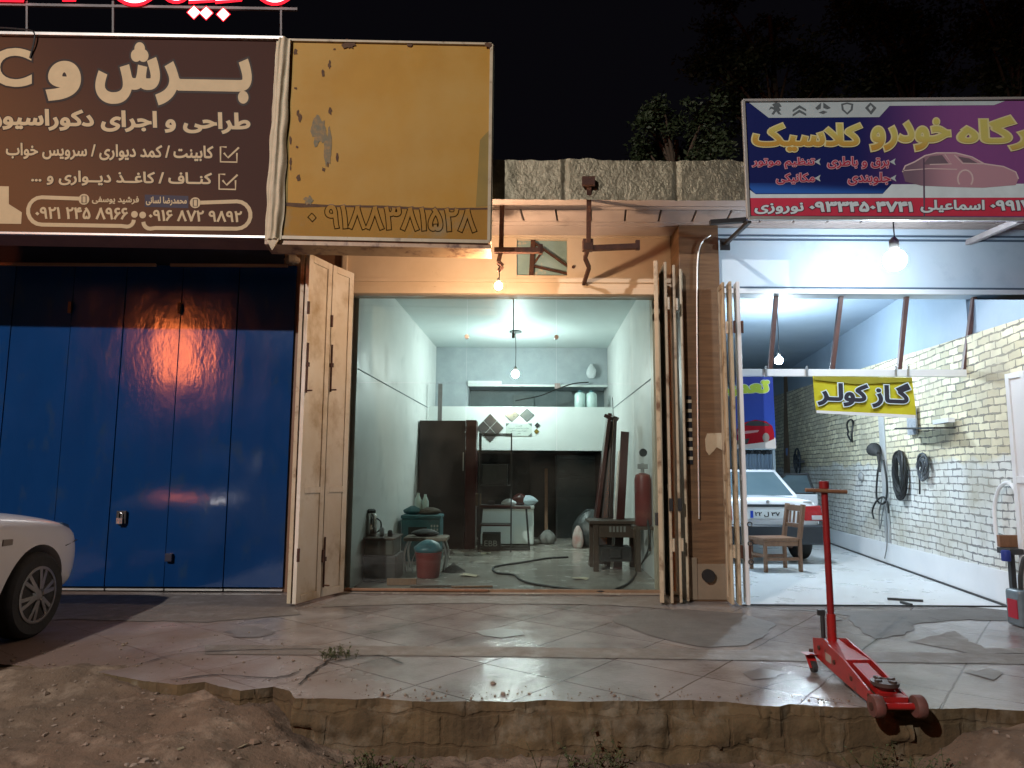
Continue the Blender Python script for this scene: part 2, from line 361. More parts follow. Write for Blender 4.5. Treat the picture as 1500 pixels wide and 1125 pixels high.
def tile_material():
    m = pm('pavement_tiles', (.385, .36, .345), (.28, .255, .245), scale=2.2, rough=.135, rvar=.07, bump=.16, bscale=40, c3=(.19, .165, .15), s3=1.7, t3=.55, w3=.10)
    nt = m.node_tree; N = nt.nodes; L = nt.links; b = N['Principled BSDF']
    tc = N.new('ShaderNodeTexCoord'); mp = N.new('ShaderNodeMapping'); mp.inputs['Rotation'].default_value = (0, 0, R(38)); L.new(tc.outputs['Object'], mp.inputs[0])
    nz = N.new('ShaderNodeTexNoise'); nz.inputs['Scale'].default_value = 3; L.new(tc.outputs['Object'], nz.inputs['Vector'])
    ad = N.new('ShaderNodeVectorMath'); ad.operation = 'MULTIPLY_ADD'; ad.inputs[1].default_value = (.03, .03, 0); L.new(nz.outputs['Color'], ad.inputs[0]); L.new(mp.outputs[0], ad.inputs[2])
    br = N.new('ShaderNodeTexBrick'); br.offset = 0; br.inputs['Scale'].default_value = 1; br.inputs['Brick Width'].default_value = .62; br.inputs['Row Height'].default_value = .62
    br.inputs['Mortar Size'].default_value = .007; br.inputs['Mortar Smooth'].default_value = .3
    br.inputs['Color1'].default_value = (1, 1, 1, 1); br.inputs['Color2'].default_value = (.86, .86, .88, 1); br.inputs['Mortar'].default_value = (.42, .38, .36, 1)
    L.new(ad.outputs[0], br.inputs['Vector'])
    old = b.inputs['Base Color'].links[0].from_socket
    mx = N.new('ShaderNodeMix'); mx.data_type = 'RGBA'; mx.blend_type = 'MULTIPLY'; mx.inputs[0].default_value = 1
    L.new(old, mx.inputs[6]); L.new(br.outputs['Color'], mx.inputs[7])
    sp = N.new('ShaderNodeSeparateXYZ'); L.new(tc.outputs['Object'], sp.inputs[0])      # brown soil trodden over the left end of the slabs
    n5 = N.new('ShaderNodeTexNoise'); n5.inputs['Scale'].default_value = 1.3; n5.inputs['Detail'].default_value = 9; L.new(tc.outputs['Object'], n5.inputs['Vector'])
    q1 = N.new('ShaderNodeMath'); q1.operation = 'MULTIPLY_ADD'; q1.inputs[1].default_value = -.26; q1.inputs[2].default_value = -.02; L.new(sp.outputs[0], q1.inputs[0])
    q2 = N.new('ShaderNodeMath'); q2.operation = 'MULTIPLY_ADD'; q2.inputs[1].default_value = -.16; L.new(sp.outputs[1], q2.inputs[0]); L.new(q1.outputs[0], q2.inputs[2])
    q3 = N.new('ShaderNodeMath'); q3.operation = 'MULTIPLY_ADD'; q3.inputs[1].default_value = 1.5; L.new(n5.outputs[0], q3.inputs[0]); L.new(q2.outputs[0], q3.inputs[2])
    q4 = N.new('ShaderNodeMapRange'); q4.inputs[1].default_value = .1; q4.inputs[2].default_value = .75; q4.inputs[4].default_value = .88; L.new(q3.outputs[0], q4.inputs[0])
    mz = N.new('ShaderNodeMix'); mz.data_type = 'RGBA'; mz.inputs[7].default_value = (.165, .105, .078, 1); L.new(q4.outputs[0], mz.inputs[0]); L.new(mx.outputs[2], mz.inputs[6]); L.new(mz.outputs[2], b.inputs['Base Color'])
    ro = b.inputs['Roughness'].links[0].from_socket; mr_ = N.new('ShaderNodeMath'); mr_.operation = 'MULTIPLY_ADD'; mr_.inputs[1].default_value = .55; L.new(q4.outputs[0], mr_.inputs[0]); L.new(ro, mr_.inputs[2]); L.new(mr_.outputs[0], b.inputs['Roughness'])
    ob = b.inputs['Normal'].links[0].from_node
    b2 = N.new('ShaderNodeBump'); b2.inputs['Strength'].default_value = .5; b2.inputs['Distance'].default_value = .01; b2.invert = True
    L.new(br.outputs['Fac'], b2.inputs['Height']); L.new(ob.outputs[0], b2.inputs['Normal']); L.new(b2.outputs[0], b.inputs['Normal'])
    return m
M_tiles = tile_material()
M_conc = pm('rough_concrete', (.20, .175, .155), (.15, .125, .11), scale=5, rough=.6, rvar=.15, bump=.45, bscale=22, c3=(.27, .25, .23), s3=4, t3=.62)
M_concdark = pm('dark_concrete_patch', (.15, .135, .125), (.10, .09, .083), scale=6, rough=.62, bump=.5, bscale=26)
M_dirt = pm('brown_dirt', (.165, .112, .075), (.10, .068, .046), scale=2.6, rough=.95, bump=.9, bscale=18, c3=(.27, .20, .145), s3=3.4, t3=.60, detail=10)
M_kerb = pm('weathered_masonry', (.135, .090, .042), (.075, .050, .025), scale=4, rough=.9, bump=.9, bscale=11, c3=(.18, .145, .10), s3=5, t3=.60, detail=9)
def stonework(m, bw, rh, dist):
    nt = m.node_tree; N = nt.nodes; L = nt.links; b = N['Principled BSDF']; tc = N.new('ShaderNodeTexCoord')
    sp = N.new('ShaderNodeSeparateXYZ'); L.new(tc.outputs['Object'], sp.inputs[0]); cb = N.new('ShaderNodeCombineXYZ'); L.new(sp.outputs[0], cb.inputs[0]); L.new(sp.outputs[2], cb.inputs[1])
    nz = N.new('ShaderNodeTexNoise'); nz.inputs['Scale'].default_value = 4; nz.inputs['Detail'].default_value = 4; L.new(tc.outputs['Object'], nz.inputs['Vector'])
    ad = N.new('ShaderNodeVectorMath'); ad.operation = 'MULTIPLY_ADD'; ad.inputs[1].default_value = (dist, dist, 0); L.new(nz.outputs['Color'], ad.inputs[0]); L.new(cb.outputs[0], ad.inputs[2])
    br = N.new('ShaderNodeTexBrick'); br.inputs['Scale'].default_value = 1; br.inputs['Brick Width'].default_value = bw; br.inputs['Row Height'].default_value = rh; br.inputs['Mortar Size'].default_value = .012; br.inputs['Mortar Smooth'].default_value = .6
    br.inputs['Color1'].default_value = (1, 1, .95, 1); br.inputs['Color2'].default_value = (.55, .52, .45, 1); br.inputs['Mortar'].default_value = (.62, .56, .46, 1); L.new(ad.outputs[0], br.inputs['Vector'])
    old = b.inputs['Base Color'].links[0].from_socket; mx = N.new('ShaderNodeMix'); mx.data_type = 'RGBA'; mx.blend_type = 'MULTIPLY'; mx.inputs[0].default_value = .55
    L.new(old, mx.inputs[6]); L.new(br.outputs['Color'], mx.inputs[7]); L.new(mx.outputs[2], b.inputs['Base Color'])
    ob = b.inputs['Normal'].links[0].from_node; b2 = N.new('ShaderNodeBump'); b2.invert = True; b2.inputs['Strength'].default_value = .4; b2.inputs['Distance'].default_value = .02
    L.new(br.outputs['Fac'], b2.inputs['Height']); L.new(ob.outputs[0], b2.inputs['Normal']); L.new(b2.outputs[0], b.inputs['Normal'])
stonework(M_kerb, .31, .17, .13)
def brick_material():
    m = pm('brick_wall_paint', (.60, .53, .36), (.47, .40, .25), scale=3, rough=.75, bump=.5, bscale=26)
    nt = m.node_tree; N = nt.nodes; L = nt.links; b = N['Principled BSDF']
    uv = N.new('ShaderNodeUVMap'); uv.uv_map = 'UVMap'
    nz = N.new('ShaderNodeTexNoise'); nz.inputs['Scale'].default_value = 1.6; nz.inputs['Detail'].default_value = 2; L.new(uv.outputs[0], nz.inputs['Vector'])
    ad = N.new('ShaderNodeVectorMath'); ad.operation = 'MULTIPLY_ADD'; ad.inputs[1].default_value = (.05, .05, 0); L.new(nz.outputs['Color'], ad.inputs[0]); L.new(uv.outputs[0], ad.inputs[2])
    nh = N.new('ShaderNodeTexNoise'); nh.inputs['Scale'].default_value = 17; nh.inputs['Detail'].default_value = 3; L.new(uv.outputs[0], nh.inputs['Vector'])
    ah = N.new('ShaderNodeVectorMath'); ah.operation = 'MULTIPLY_ADD'; ah.inputs[1].default_value = (.035, .018, 0); L.new(nh.outputs['Color'], ah.inputs[0]); L.new(ad.outputs[0], ah.inputs[2])
    br = N.new('ShaderNodeTexBrick'); br.offset = .5; br.inputs['Scale'].default_value = 1; br.inputs['Brick Width'].default_value = .225; br.inputs['Row Height'].default_value = .078
    br.inputs['Mortar Size'].default_value = .0085; br.inputs['Mortar Smooth'].default_value = .25; br.inputs['Bias'].default_value = -.1
    br.inputs['Color1'].default_value = (.84, .76, .52, 1); br.inputs['Color2'].default_value = (.52, .44, .27, 1); br.inputs['Mortar'].default_value = (.22, .195, .15, 1)
    nm = N.new('ShaderNodeTexNoise'); nm.inputs['Scale'].default_value = 9; nm.inputs['Detail'].default_value = 4; L.new(uv.outputs[0], nm.inputs['Vector']); rm_ = N.new('ShaderNodeMapRange'); rm_.inputs[1].default_value = .32; rm_.inputs[2].default_value = .7; rm_.inputs[3].default_value = .001; rm_.inputs[4].default_value = .016; L.new(nm.outputs[0], rm_.inputs[0]); L.new(rm_.outputs[0], br.inputs['Mortar Size'])
    L.new(ah.outputs[0], br.inputs['Vector'])
    # whitewashed lower courses with a ragged upper limit
    sp = N.new('ShaderNodeSeparateXYZ'); L.new(uv.outputs[0], sp.inputs[0])
    n2 = N.new('ShaderNodeTexNoise'); n2.inputs['Scale'].default_value = 2.6; n2.inputs['Detail'].default_value = 8; L.new(uv.outputs[0], n2.inputs['Vector'])
    ma = N.new('ShaderNodeMath'); ma.operation = 'MULTIPLY_ADD'; ma.inputs[1].default_value = .35; L.new(n2.outputs[0], ma.inputs[0]); L.new(sp.outputs[1], ma.inputs[2])
    mr = N.new('ShaderNodeMapRange'); mr.inputs[1].default_value = 1.52; mr.inputs[2].default_value = 1.58; mr.inputs[3].default_value = .82; mr.inputs[4].default_value = .06; L.new(ma.outputs[0], mr.inputs[0])
    wm = N.new('ShaderNodeMix'); wm.data_type = 'RGBA'; wm.blend_type = 'MIX'
    w2 = N.new('ShaderNodeMix'); w2.data_type = 'RGBA'; w2.inputs[6].default_value = (.68, .70, .70, 1); w2.inputs[7].default_value = (.22, .225, .23, 1); L.new(br.outputs['Fac'], w2.inputs[0])
    L.new(mr.outputs[0], wm.inputs[0]); L.new(br.outputs['Color'], wm.inputs[6]); L.new(w2.outputs[2], wm.inputs[7])
    n3 = N.new('ShaderNodeTexNoise'); n3.inputs['Scale'].default_value = 1.4; n3.inputs['Detail'].default_value = 9; L.new(uv.outputs[0], n3.inputs['Vector'])
    r3 = N.new('ShaderNodeMapRange'); r3.inputs[1].default_value = .42; r3.inputs[2].default_value = .70; r3.inputs[4].default_value = .8; L.new(n3.outputs[0], r3.inputs[0])
    gm = N.new('ShaderNodeMix'); gm.data_type = 'RGBA'; gm.inputs[7].default_value = (.40, .36, .27, 1); L.new(r3.outputs[0], gm.inputs[0]); L.new(wm.outputs[2], gm.inputs[6])
    L.new(gm.outputs[2], b.inputs['Base Color'])
    ob = b.inputs['Normal'].links[0].from_node; b2 = N.new('ShaderNodeBump'); b2.invert = True; b2.inputs['Strength'].default_value = 1; b2.inputs['Distance'].default_value = .022
    L.new(br.outputs['Fac'], b2.inputs['Height']); L.new(ob.outputs[0], b2.inputs['Normal']); L.new(b2.outputs[0], b.inputs['Normal'])
    return m
M_brick = brick_material()
def cladding_material():
    m = pm('wood_look_cladding', (.21, .12, .062), (.11, .062, .034), scale=3.5, rough=.42, bump=.1, bscale=10, stretch=(.7, .7, 9), c3=(.13, .07, .04), s3=2.4, t3=.66)
    return m
M_clad = cladding_material()
M_soffit = pm('soffit_boards', (.52, .42, .38), (.42, .33, .30), scale=2, rough=.6, c3=(.25, .2, .18), s3=2.5, t3=.66, w3=.1)
M_gfloor = pm('pale_floor_tiles', (.74, .75, .75), (.66, .67, .67), scale=1.4, rough=.32, rvar=.1, bump=.03, c3=(.40, .40, .38), s3=6, t3=.74)
M_sfloor = pm('shop_floor_tiles', (.40, .37, .33), (.31, .28, .245), scale=1.6, rough=.22, rvar=.1, bump=.04, c3=(.20, .17, .14), s3=4, t3=.68)
M_foil = pm('silver_bitumen_foil', (.28, .25, .175), (.19, .165, .11), scale=7, rough=.42, metal=.7, bump=.6, bscale=34, c3=(.05, .045, .04), s3=11, t3=.74)

# ------------------------------------------------------------------ ground, pavement, kerb
FY = 7.5
def sm(a, b, x): t = max(0, min(1, (x - a) / (b - a))); return t * t * (3 - 2 * t)
from mathutils import noise as NZ
def dirt_h(x, y):
    l = sm(-.75, -1.75, x); r = sm(2.05, 2.75, x)
    h = -.29 + .10 * sm(3.9, 2.9, y) * 0
    hl = -.015 - .075 * max(0, 4.55 - y); hr = -.05 - .10 * max(0, 4.0 - y)
    h = h * (1 - l) + hl * l; h = h * (1 - r) + hr * r
    n = NZ.noise(Vector((x * 1.3, y * 1.3, 0))) * .045 + NZ.noise(Vector((x * 4, y * 4, 3))) * .032 + NZ.noise(Vector((x * 11, y * 11, 5))) * .017 + abs(NZ.noise(Vector((x * 24, y * 24, 8)))) * .016 + NZ.noise(Vector((x * 55, y * 55, 8))) * .005
    k = 1.0 if y < 4.5 else max(.25, 1 - (y - 4.5) * 1.6)
    h += n * k
    if y > 4.75 and l > .5: h -= .09 * sm(4.75, 5.1, y)
    if y > 4.0 and l < .5: h = min(h, -.12)
    return h
mb = MB(); nx, ny = 480, 190; xs = [-7 + 14 * i / nx for i in range(nx + 1)]; ys = [1.6 + 3.7 * j / ny for j in range(ny + 1)]
for y in ys:
    for x in xs: mb.v.append(Vector((x, y, dirt_h(x, y))))
for j in range(ny):
    for i in range(nx): a = j * (nx + 1) + i; mb.face((a, a + 1, a + nx + 2, a + nx + 1))
tag(mb.build('dirt_ground', M_dirt, angle=80), kind='structure')
tag(MB().quad((-90, -40, -.75), (90, -40, -.75), (90, 120, -.75), (-90, 120, -.75)).build('ground', M_dirt), kind='structure')
edge_px = [(432, 1022), (470, 1021), (520, 1024), (556, 1019), (575, 1024), (640, 1029), (700, 1026), (752, 1028), (800, 1021), (840, 1026), (900, 1022), (950, 1023), (1010, 1019), (1065, 1023), (1100, 1031), (1142, 1035), (1158, 1028), (1200, 1033), (1242, 1036), (1300, 1034), (1360, 1037), (1430, 1036), (1500, 1040), (1640, 1042)]
edge_px = [(a_, 1024 + (a_ - 430) * .016 + (b_ - 1024 - (a_ - 430) * .016) * .55) for a_, b_ in edge_px]
left_px = [(-420, 968), (-160, 966), (0, 972), (70, 980), (140, 984), (200, 996), (260, 1003), (300, 999), (352, 1012), (400, 1006), (424, 1012)]
edge = [gnd(*p) for p in left_px + edge_px]
fine = []
for a, b in zip(edge, edge[1:]):
    n = max(1, int((b - a).length / .022))
    for k in range(n):
        p = a.lerp(b, k / n); p.y += NZ.noise(Vector((p.x * 5, 2, 0))) * .014 + NZ.noise(Vector((p.x * 31, 2, 0))) * .008; fine.append(p)
fine.append(edge[-1])
mb = MB(); top = [Vector((p.x, p.y, 0)) for p in fine] + [Vector((12, fine[-1].y, 0)), Vector((12, 7.62, 0)), Vector((-12, 7.62, 0)), Vector((-12, fine[0].y, 0))]
mb.prism(top, (0, 0, -.6)); 
for f in range(len(mb.f)): mb.mi[f] = 0 if f < 2 else 1
tag(mb.build('pavement', [M_tiles, M_kerb], smooth=False), kind='structure')
# rough masonry face below the broken pavement edge
mb = MB(); A = gnd(430, 1022); B = gnd(1330, 1036); nx, nz = 190, 26
cols = [p for p in fine if A.x - .02 <= p.x <= B.x + .05]
def edge_y(x):
    for a, b in zip(fine, fine[1:]):
        if a.x <= x <= b.x and b.x > a.x: return a.y + (b.y - a.y) * (x - a.x) / (b.x - a.x)
    return fine[-1].y
for j in range(nz + 1):
    z = -.012 - .52 * j / nz
    for i in range(nx + 1):
        x = A.x + (B.x - A.x) * i / nx
        cell = NZ.noise(Vector((x * 5, z * 6, 1))); c2 = NZ.noise(Vector((x * 17, z * 17, 4))); c3 = NZ.noise(Vector((x * 40, z * 40, 4)))
        st = NZ.cell(Vector((x * 3.6 + NZ.noise(Vector((x * 3, z * 3, 9))) * .5, z * 5.2 + NZ.noise(Vector((x * 3, z * 3, 2))) * .4, 0)))
        ke = sm(.01, .12, -z); y = edge_y(x) * (1 - ke) + (A.y + (B.y - A.y) * (x - A.x) / (B.x - A.x) - .02) * ke + .035 - .035 * sm(0, .05, -z) + .022 * cell + .012 * c2 + .006 * c3 + .022 * st - .07 * sm(.16, .5, -z)
        mb.v.append(Vector((x, y, z)))
for j in range(nz):
    for i in range(nx): a = j * (nx + 1) + i; mb.face((a, a + 1, a + nx + 2, a + nx + 1))
tag(mb.build('kerb', M_kerb, angle=80), kind='structure')
M_stain = pm('old_oil_stain', (.20, .175, .16), (.13, .11, .10), scale=6, rough=.35, bump=.1)
def gpatch(name, px, mat, z=.004):
    pts = [gnd(*p) for p in px]; out = []
    for a, b in zip(pts, pts[1:] + pts[:1]):
        n = max(1, int((b - a).length / .09))
        for k in range(n):
            p = a.lerp(b, k / n); p.x += NZ.noise(Vector((p.x * 7, p.y * 7, 1))) * .05; p.y += NZ.noise(Vector((p.x * 7, p.y * 7, 7))) * .05; p.z = z; out.append(p)
    return tag(MB().poly(out).build(name, mat, smooth=False), kind='structure')
strip = [gnd(*p) for p in ((300, 945), (700, 948), (1100, 953), (1600, 960), (1600, 975), (1100, 968), (700, 962), (300, 959))]
tag(MB().poly([(p.x, p.y, .004) for p in strip]).build('pavement_strip', M_conc, smooth=False), kind='structure')
gpatch('pavement_patch', [(890, 908), (945, 895), (1005, 893), (1085, 899), (1140, 915), (1120, 932), (1095, 945), (1040, 949), (985, 941), (935, 926)], M_concdark)
gpatch('pavement_patch', [(1130, 893), (1210, 897), (1245, 903), (1255, 920), (1285, 937), (1325, 930), (1350, 912), (1420, 908), (1560, 912), (1560, 892), (1440, 889), (1300, 896)], M_concdark)
gpatch('pavement_patch', [(1330, 940), (1400, 925), (1440, 950), (1560, 951), (1560, 958), (1420, 957)], M_conc)
gpatch('pavement_patch', [(500, 872), (960, 876), (985, 893), (880, 886), (640, 884), (470, 890)], M_conc, .0045)
gpatch('pavement_patch', [(-300, 872), (420, 872), (440, 900), (300, 912), (100, 908), (-300, 915)], M_conc, .0045)
gpatch('oil_stain', [(700, 925), (730, 921), (762, 924), (770, 931), (735, 935), (705, 932)], M_stain, .0052)
gpatch('oil_stain', [(1090, 985), (1120, 980), (1150, 986), (1135, 996), (1100, 996)], M_stain, .0052)
gpatch('oil_stain', [(330, 925), (370, 918), (410, 926), (385, 934), (345, 934)], M_stain, .0052)
gpatch('oil_stain', [(1415, 985), (1450, 980), (1480, 988), (1450, 996)], M_stain, .0052)
gpatch('oil_stain', [(1206, 905), (1222, 903), (1232, 908), (1216, 911)], M_stain, .0056)
def crack(px, wd=.012):
    mb = MB(); pts = [gnd(*p) for p in px]; L_ = []; R_ = []
    fp = curve(pts, 5)
    for i, p in enumerate(fp):
        d = (fp[min(i + 1, len(fp) - 1)] - fp[max(i - 1, 0)]).normalized(); n = Vector((-d.y, d.x, 0)) * wd * .55 * (.4 + rnd.random() * .8)
        p = p + Vector((rnd.uniform(-.01, .01), rnd.uniform(-.01, .01), .008)); L_.append(p + n); R_.append(p - n)
    for i in range(len(fp) - 1): mb.quad(L_[i], L_[i + 1], R_[i + 1], R_[i])
    return tag(mb.build('pavement_crack', M_dirtypipe, smooth=False), kind='structure')
crack([(470, 975), (520, 965), (560, 962), (590, 974)], .016); crack([(438, 1005), (455, 988), (485, 966)], .014)
crack([(250, 998), (320, 990), (400, 995), (440, 985)], .016); crack([(200, 975), (270, 958), (380, 953), (470, 952)], .010)
crack([(1085, 1020), (1150, 1000), (1210, 992)], .006); crack([(1360, 905), (1420, 922), (1500, 926)], .006); crack([(1330, 912), (1400, 940)], .005)

# ------------------------------------------------------------------ the glazed shop in the middle
zs = lambda y, Y=FY: at(750, y, Y).z
xs_ = lambda x, y, Y=FY: at(x, y, Y).x
ZH = zs(432)                                       # header of the glass front
ZSOF = 3.80
shop = thing('shop_building', 'small glazed workshop with cream metal lintel between the blue shutters and the garage', 'building', (0, FY, 0))
# lintel around the broken opening
x0, x1 = xs_(500, 390), 1.72; hx0, hx1 = xs_(757, 375), xs_(831, 375); hz1, hz0 = zs(350), zs(403)
mb = MB(); zt = ZSOF - .002; zb = ZH
mb.box(x0, hx0, FY, FY + .2, zb, zt); mb.box(hx1, x1, FY, FY + .2, zb, zt); mb.box(hx0, hx1, FY, FY + .2, zb, hz0); mb.box(hx0, hx1, FY, FY + .2, hz1, zt)
lin = mb.build('lintel', M_lintel, shop, bevel=.003)
mb = MB()
for y, h, d in ((345.5, .02, .03), (410, .03, .022), (425, .05, .04)):
    z = zs(y); mb.box(x0 + .01, x1 - .01, FY - d, FY - .001, z - h, z + h * .4)
xr = xs_(985, 390); mb.box(xr, xr + .05, FY - .045, FY - .001, zs(405), zs(365)); mb.box(x0 + .02, x0 + .07, FY - .045, FY - .001, zs(405), zs(365))
mb.build('trim', M_lintel, lin, bevel=.004)
mb = MB(); mb.box(hx0 + .001, hx1 - .001, FY + .06, FY + .08, hz0 + .001, hz1 - .001)
bk = mb.build('broken_pane', pm('teal_board', (.26, .38, .39), (.18, .29, .30), scale=5, rough=.6, c3=(.5, .42, .33), s3=4.5, t3=.60, w3=.03), shop)
mb = MB(); q = lambda x, y, Y=FY + .035: at(x, y, Y)
mb.bar(q(781, 349), q(778, 405), .05, .03); mb.bar(q(783, 356), q(831, 390), .022); mb.bar(q(782, 390), q(831, 401), .022); mb.bar(q(782, 386), q(796, 366), .022)
mb.build('bracing', M_rust, bk)
mb = MB(); mb.cyl(at(840, 391, FY - .01), at(840, 391, FY + .01), .018); mb.build('bolt', M_rust, lin)
# soffit, roof slab, foil wrapped parapet
sof = MB(); S0 = 6.42
sof.box(-4.4, 9.5, S0 + .02, FY + .2, ZSOF + .02, ZSOF + .10); so = sof.build('soffit', flat('soffit_joint', (.06, .045, .04)), shop)
mb = MB()
for a, b in ((6.44, 6.60), (6.615, 6.70), (7.06, 7.16), (7.175, 7.49)): mb.box(-4.4, 9.5, a, b, ZSOF, ZSOF + .019)
k = -4.4
while k < 9.4:
    mb.hexa([(k, 6.715, ZSOF), (k + .325, 6.715, ZSOF), (k + .365, 7.045, ZSOF), (k + .04, 7.045, ZSOF), (k, 6.715, ZSOF + .019), (k + .325, 6.715, ZSOF + .019), (k + .365, 7.045, ZSOF + .019), (k + .04, 7.045, ZSOF + .019)]); k += .345
mb.build('soffit_boards', M_soffit, so, bevel=.003)
def rough_front(x0, x1, z0, z1, Y, nx, nz, amp, ragged):
    mb = MB()
    for j in range(nz + 1):
        for i in range(nx + 1):
            x = x0 + (x1 - x0) * i / nx; t = j / nz; zz = z0 + (z1 + ragged * NZ.noise(Vector((x * 2.3, 0, 4))) + ragged * .6 * NZ.noise(Vector((x * 9, 0, 4))) - z0) * t
            y = Y + amp * (NZ.noise(Vector((x * 3, zz * 3, 0))) + .6 * NZ.noise(Vector((x * 12, zz * 12, 0))) + .45 * NZ.noise(Vector((x * 30, zz * 30, 0))))
            if abs((x * 1.02) % 1.07 - .5) < .02: y += amp * 1.4
            mb.v.append(Vector((x, y, zz)))
    for j in range(nz):
        for i in range(nx): a = j * (nx + 1) + i; mb.face((a, a + 1, a + nx + 2, a + nx + 1))
    return mb
zp = at(900, 234, S0).z
par = rough_front(-.75, 5.5, ZSOF - .015, zp - .01, S0 - .01, 320, 26, .009, .022).build('parapet', M_foil, shop, angle=180)
mb = MB(); mb.box(-4.6, 9.5, S0 + .03, 15.2, ZSOF + .12, zp - .05); mb.build('roof_slab', pm('grey_roof_concrete', (.2, .18, .16), scale=3, rough=.9), shop)
# inside
ZC = 3.60; BY = 14.1
wl = lambda y: -1.42 - .044 * (BY - y); wr = lambda y: 1.84 - .03 * (BY - y)
def upright(mb, a, b, z0, z1, th=.12, side=1):     # thick wall whose inner face runs a-b
    a = Vector((a[0], a[1], 0)); b = Vector((b[0], b[1], 0)); d = (b - a).normalized(); n = Vector((-d.y, d.x, 0)) * th * side
    q = [a, b, b + n, a + n]; mb.hexa([p + Vector((0, 0, z0)) for p in q] + [p + Vector((0, 0, z1)) for p in q]); return mb
ZSEAM = at(580, 561, 10).z
for (f, sd) in ((wl, 1), (wr, -1)):
    mb = MB(); upright(mb, (f(FY + .21), FY + .21), (f(BY), BY), .001, ZC, .12, sd)
    wo = mb.build('interior_wall', M_plaster, shop)
mb = MB(); mb.box(-1.9, 2.1, BY, BY + .12, .001, ZC); mb.build('back_wall', M_recess, shop)
mb = MB(); mb.box(-1.95, 2.15, FY + .201, BY + .12, ZC, ZC + .1); mb.build('interior_ceiling', M_ceil, shop)
zl = at(800, 566, 13.4).z
mb = MB(); mb.box(wl(13.4) + .001, wr(13.4) - .001, 13.4, BY - .001, zl, ZC - .002)
mb.box(wl(13.4) + .001, at(686, 560, 13.4).x, 13.39, BY - .002, zl - .5, zl); mb.build('upper_wall', M_roughwall, shop)
mb = MB(); mb.box(at(686, 560, 13.4).x, wr(13.4) - .01, 13.33, 13.398, zl - .012, zl + .025); mb.box(at(686, 560, 13.4).x, at(735, 560, 13.4).x, 13.32, 13.398, zl + .026, zl + .09); mb.build('ledge', M_panelwhite, shop)
MY = 12.6; zb0 = at(800, 660, MY).z; zb1 = at(800, 596, MY).z
mb = MB(); mb.box(wl(MY) + .0, wr(MY), MY, MY + .06, zb0, zb1); mz = mb.build('mezzanine_panel', M_panelwhite, shop, bevel=.004)
mb = MB(); mb.box(wl(MY) + .001, wr(MY) - .001, MY + .061, BY - .003, zb1 - .14, zb1 - .06); mb.build('mezzanine_deck', M_recess, shop)
mb = MB(); mb.box(wl(13.8) + .003, wr(13.8) - .003, 13.75, BY - .004, .006, zb0 - .02)
for xx in (.35, .95): mb.box(xx, xx + .02, 13.70, 13.749, .02, zb0 - .1)
mb.box(.98, 1.5, 13.70, 13.749, .9, 1.25); mb.build('recess_wall', M_dark, shop)
mb = MB(); qa, qb = at(814, 700, 13.6), at(872, 700, 13.6); mb.box(qa.x, qb.x, 13.60, 13.70, .01, zb0 - .06)
for k_ in range(4): mb.box(qa.x + .03, qb.x - .03, 13.585, 13.599, .1 + k_ * .36, .40 + k_ * .36)
mb.build('recess_door', pm('slate_board', (.045, .055, .06), (.06, .07, .075), scale=4, rough=.5, c3=(.12, .13, .13), s3=8, t3=.7), shop, bevel=.004)
mb = MB(); mb.box(wl(MY + .5) + .004, wl(MY + .5) + .05, MY + .065, 13.74, .006, zb0 - .02); mb.build('recess_side', M_dark, shop); mb = MB(); mb.box(wr(MY + .3) - .05, wr(MY + .6) - .004, MY + .065, 13.74, .006, zb0 - .02); mb.build('recess_side', M_dark, shop)
# seam of the wall panels
for f, sgn in ((wl, 1), (wr, -1)):
    mb = MB(); z = 2.36; mb.bar((f(FY + .25) + sgn * .004, FY + .25, z), (f(12.5) + sgn * .004, 12.5, z), .012, .01); mb.build('wall_joint', M_recess, shop)
mb = MB(); mb.quad((-1.9, FY - .06, .006), (1.9, FY - .06, .006), (2.1, BY, .006), (-1.9, BY, .006)); tag(mb.build('shop_floor', M_sfloor), kind='structure')
# jambs
mb = MB(); mb.box(x0 - .62, xs_(521, 432) - .05, FY + .005, FY + .2, .001, ZSOF - .003); mb.build('jamb', pm('brown_jamb', (.20, .10, .055), (.15, .075, .04), scale=3, rough=.6), shop)
mb = MB(); mb.box(xs_(955, 432) + .04, 1.95, FY + .201, FY + .35, .001, ZSOF - .004); mb.build('jamb', M_lintel, shop)

# glass front
gl = thing('glass_front', 'frameless glass shopfront of six panes behind the open cream doors', 'shop window', (0, FY + .08, 0))
GY = FY + .09; gx = [xs_(521, 432, GY) - .04, at(684, 500, GY).x, at(815, 500, GY).x, xs_(955, 432, GY) + .05]; zm = at(750, 561.5, GY).z
M_glass = glass('shop_glass', (.93, .975, .96), .0, 1.5, .04)
for i in range(3):
    for z0_, z1_ in ((.035, zm - .003), (zm + .003, ZH - .004)):
        MB().box(gx[i] + .003, gx[i + 1] - .003, GY - .005, GY + .005, z0_, z1_).build('glass_pane', M_glass, gl)
mb = MB(); mb.box(gx[0], gx[3], GY - .03, GY + .03, .002, .034); mb.build('sill', pm('worn_threshold', (.26, .17, .10), (.16, .10, .06), scale=7, rough=.6, bump=.3), gl, bevel=.004)
for xx in (gx[1], gx[2]):
    MB().cyl((xx, GY - .03, at(750, 494, GY).z), (xx, GY + .03, at(750, 494, GY).z), .024, n=14).build('clamp', M_steel, gl)
mb = MB(); mb.bar((gx[0] + .05, GY - .05, .03), (at(715, 866, GY).x, GY - .06, .03), .03, .025); mb.build('draught_strip', M_wood, gl, bevel=.004)

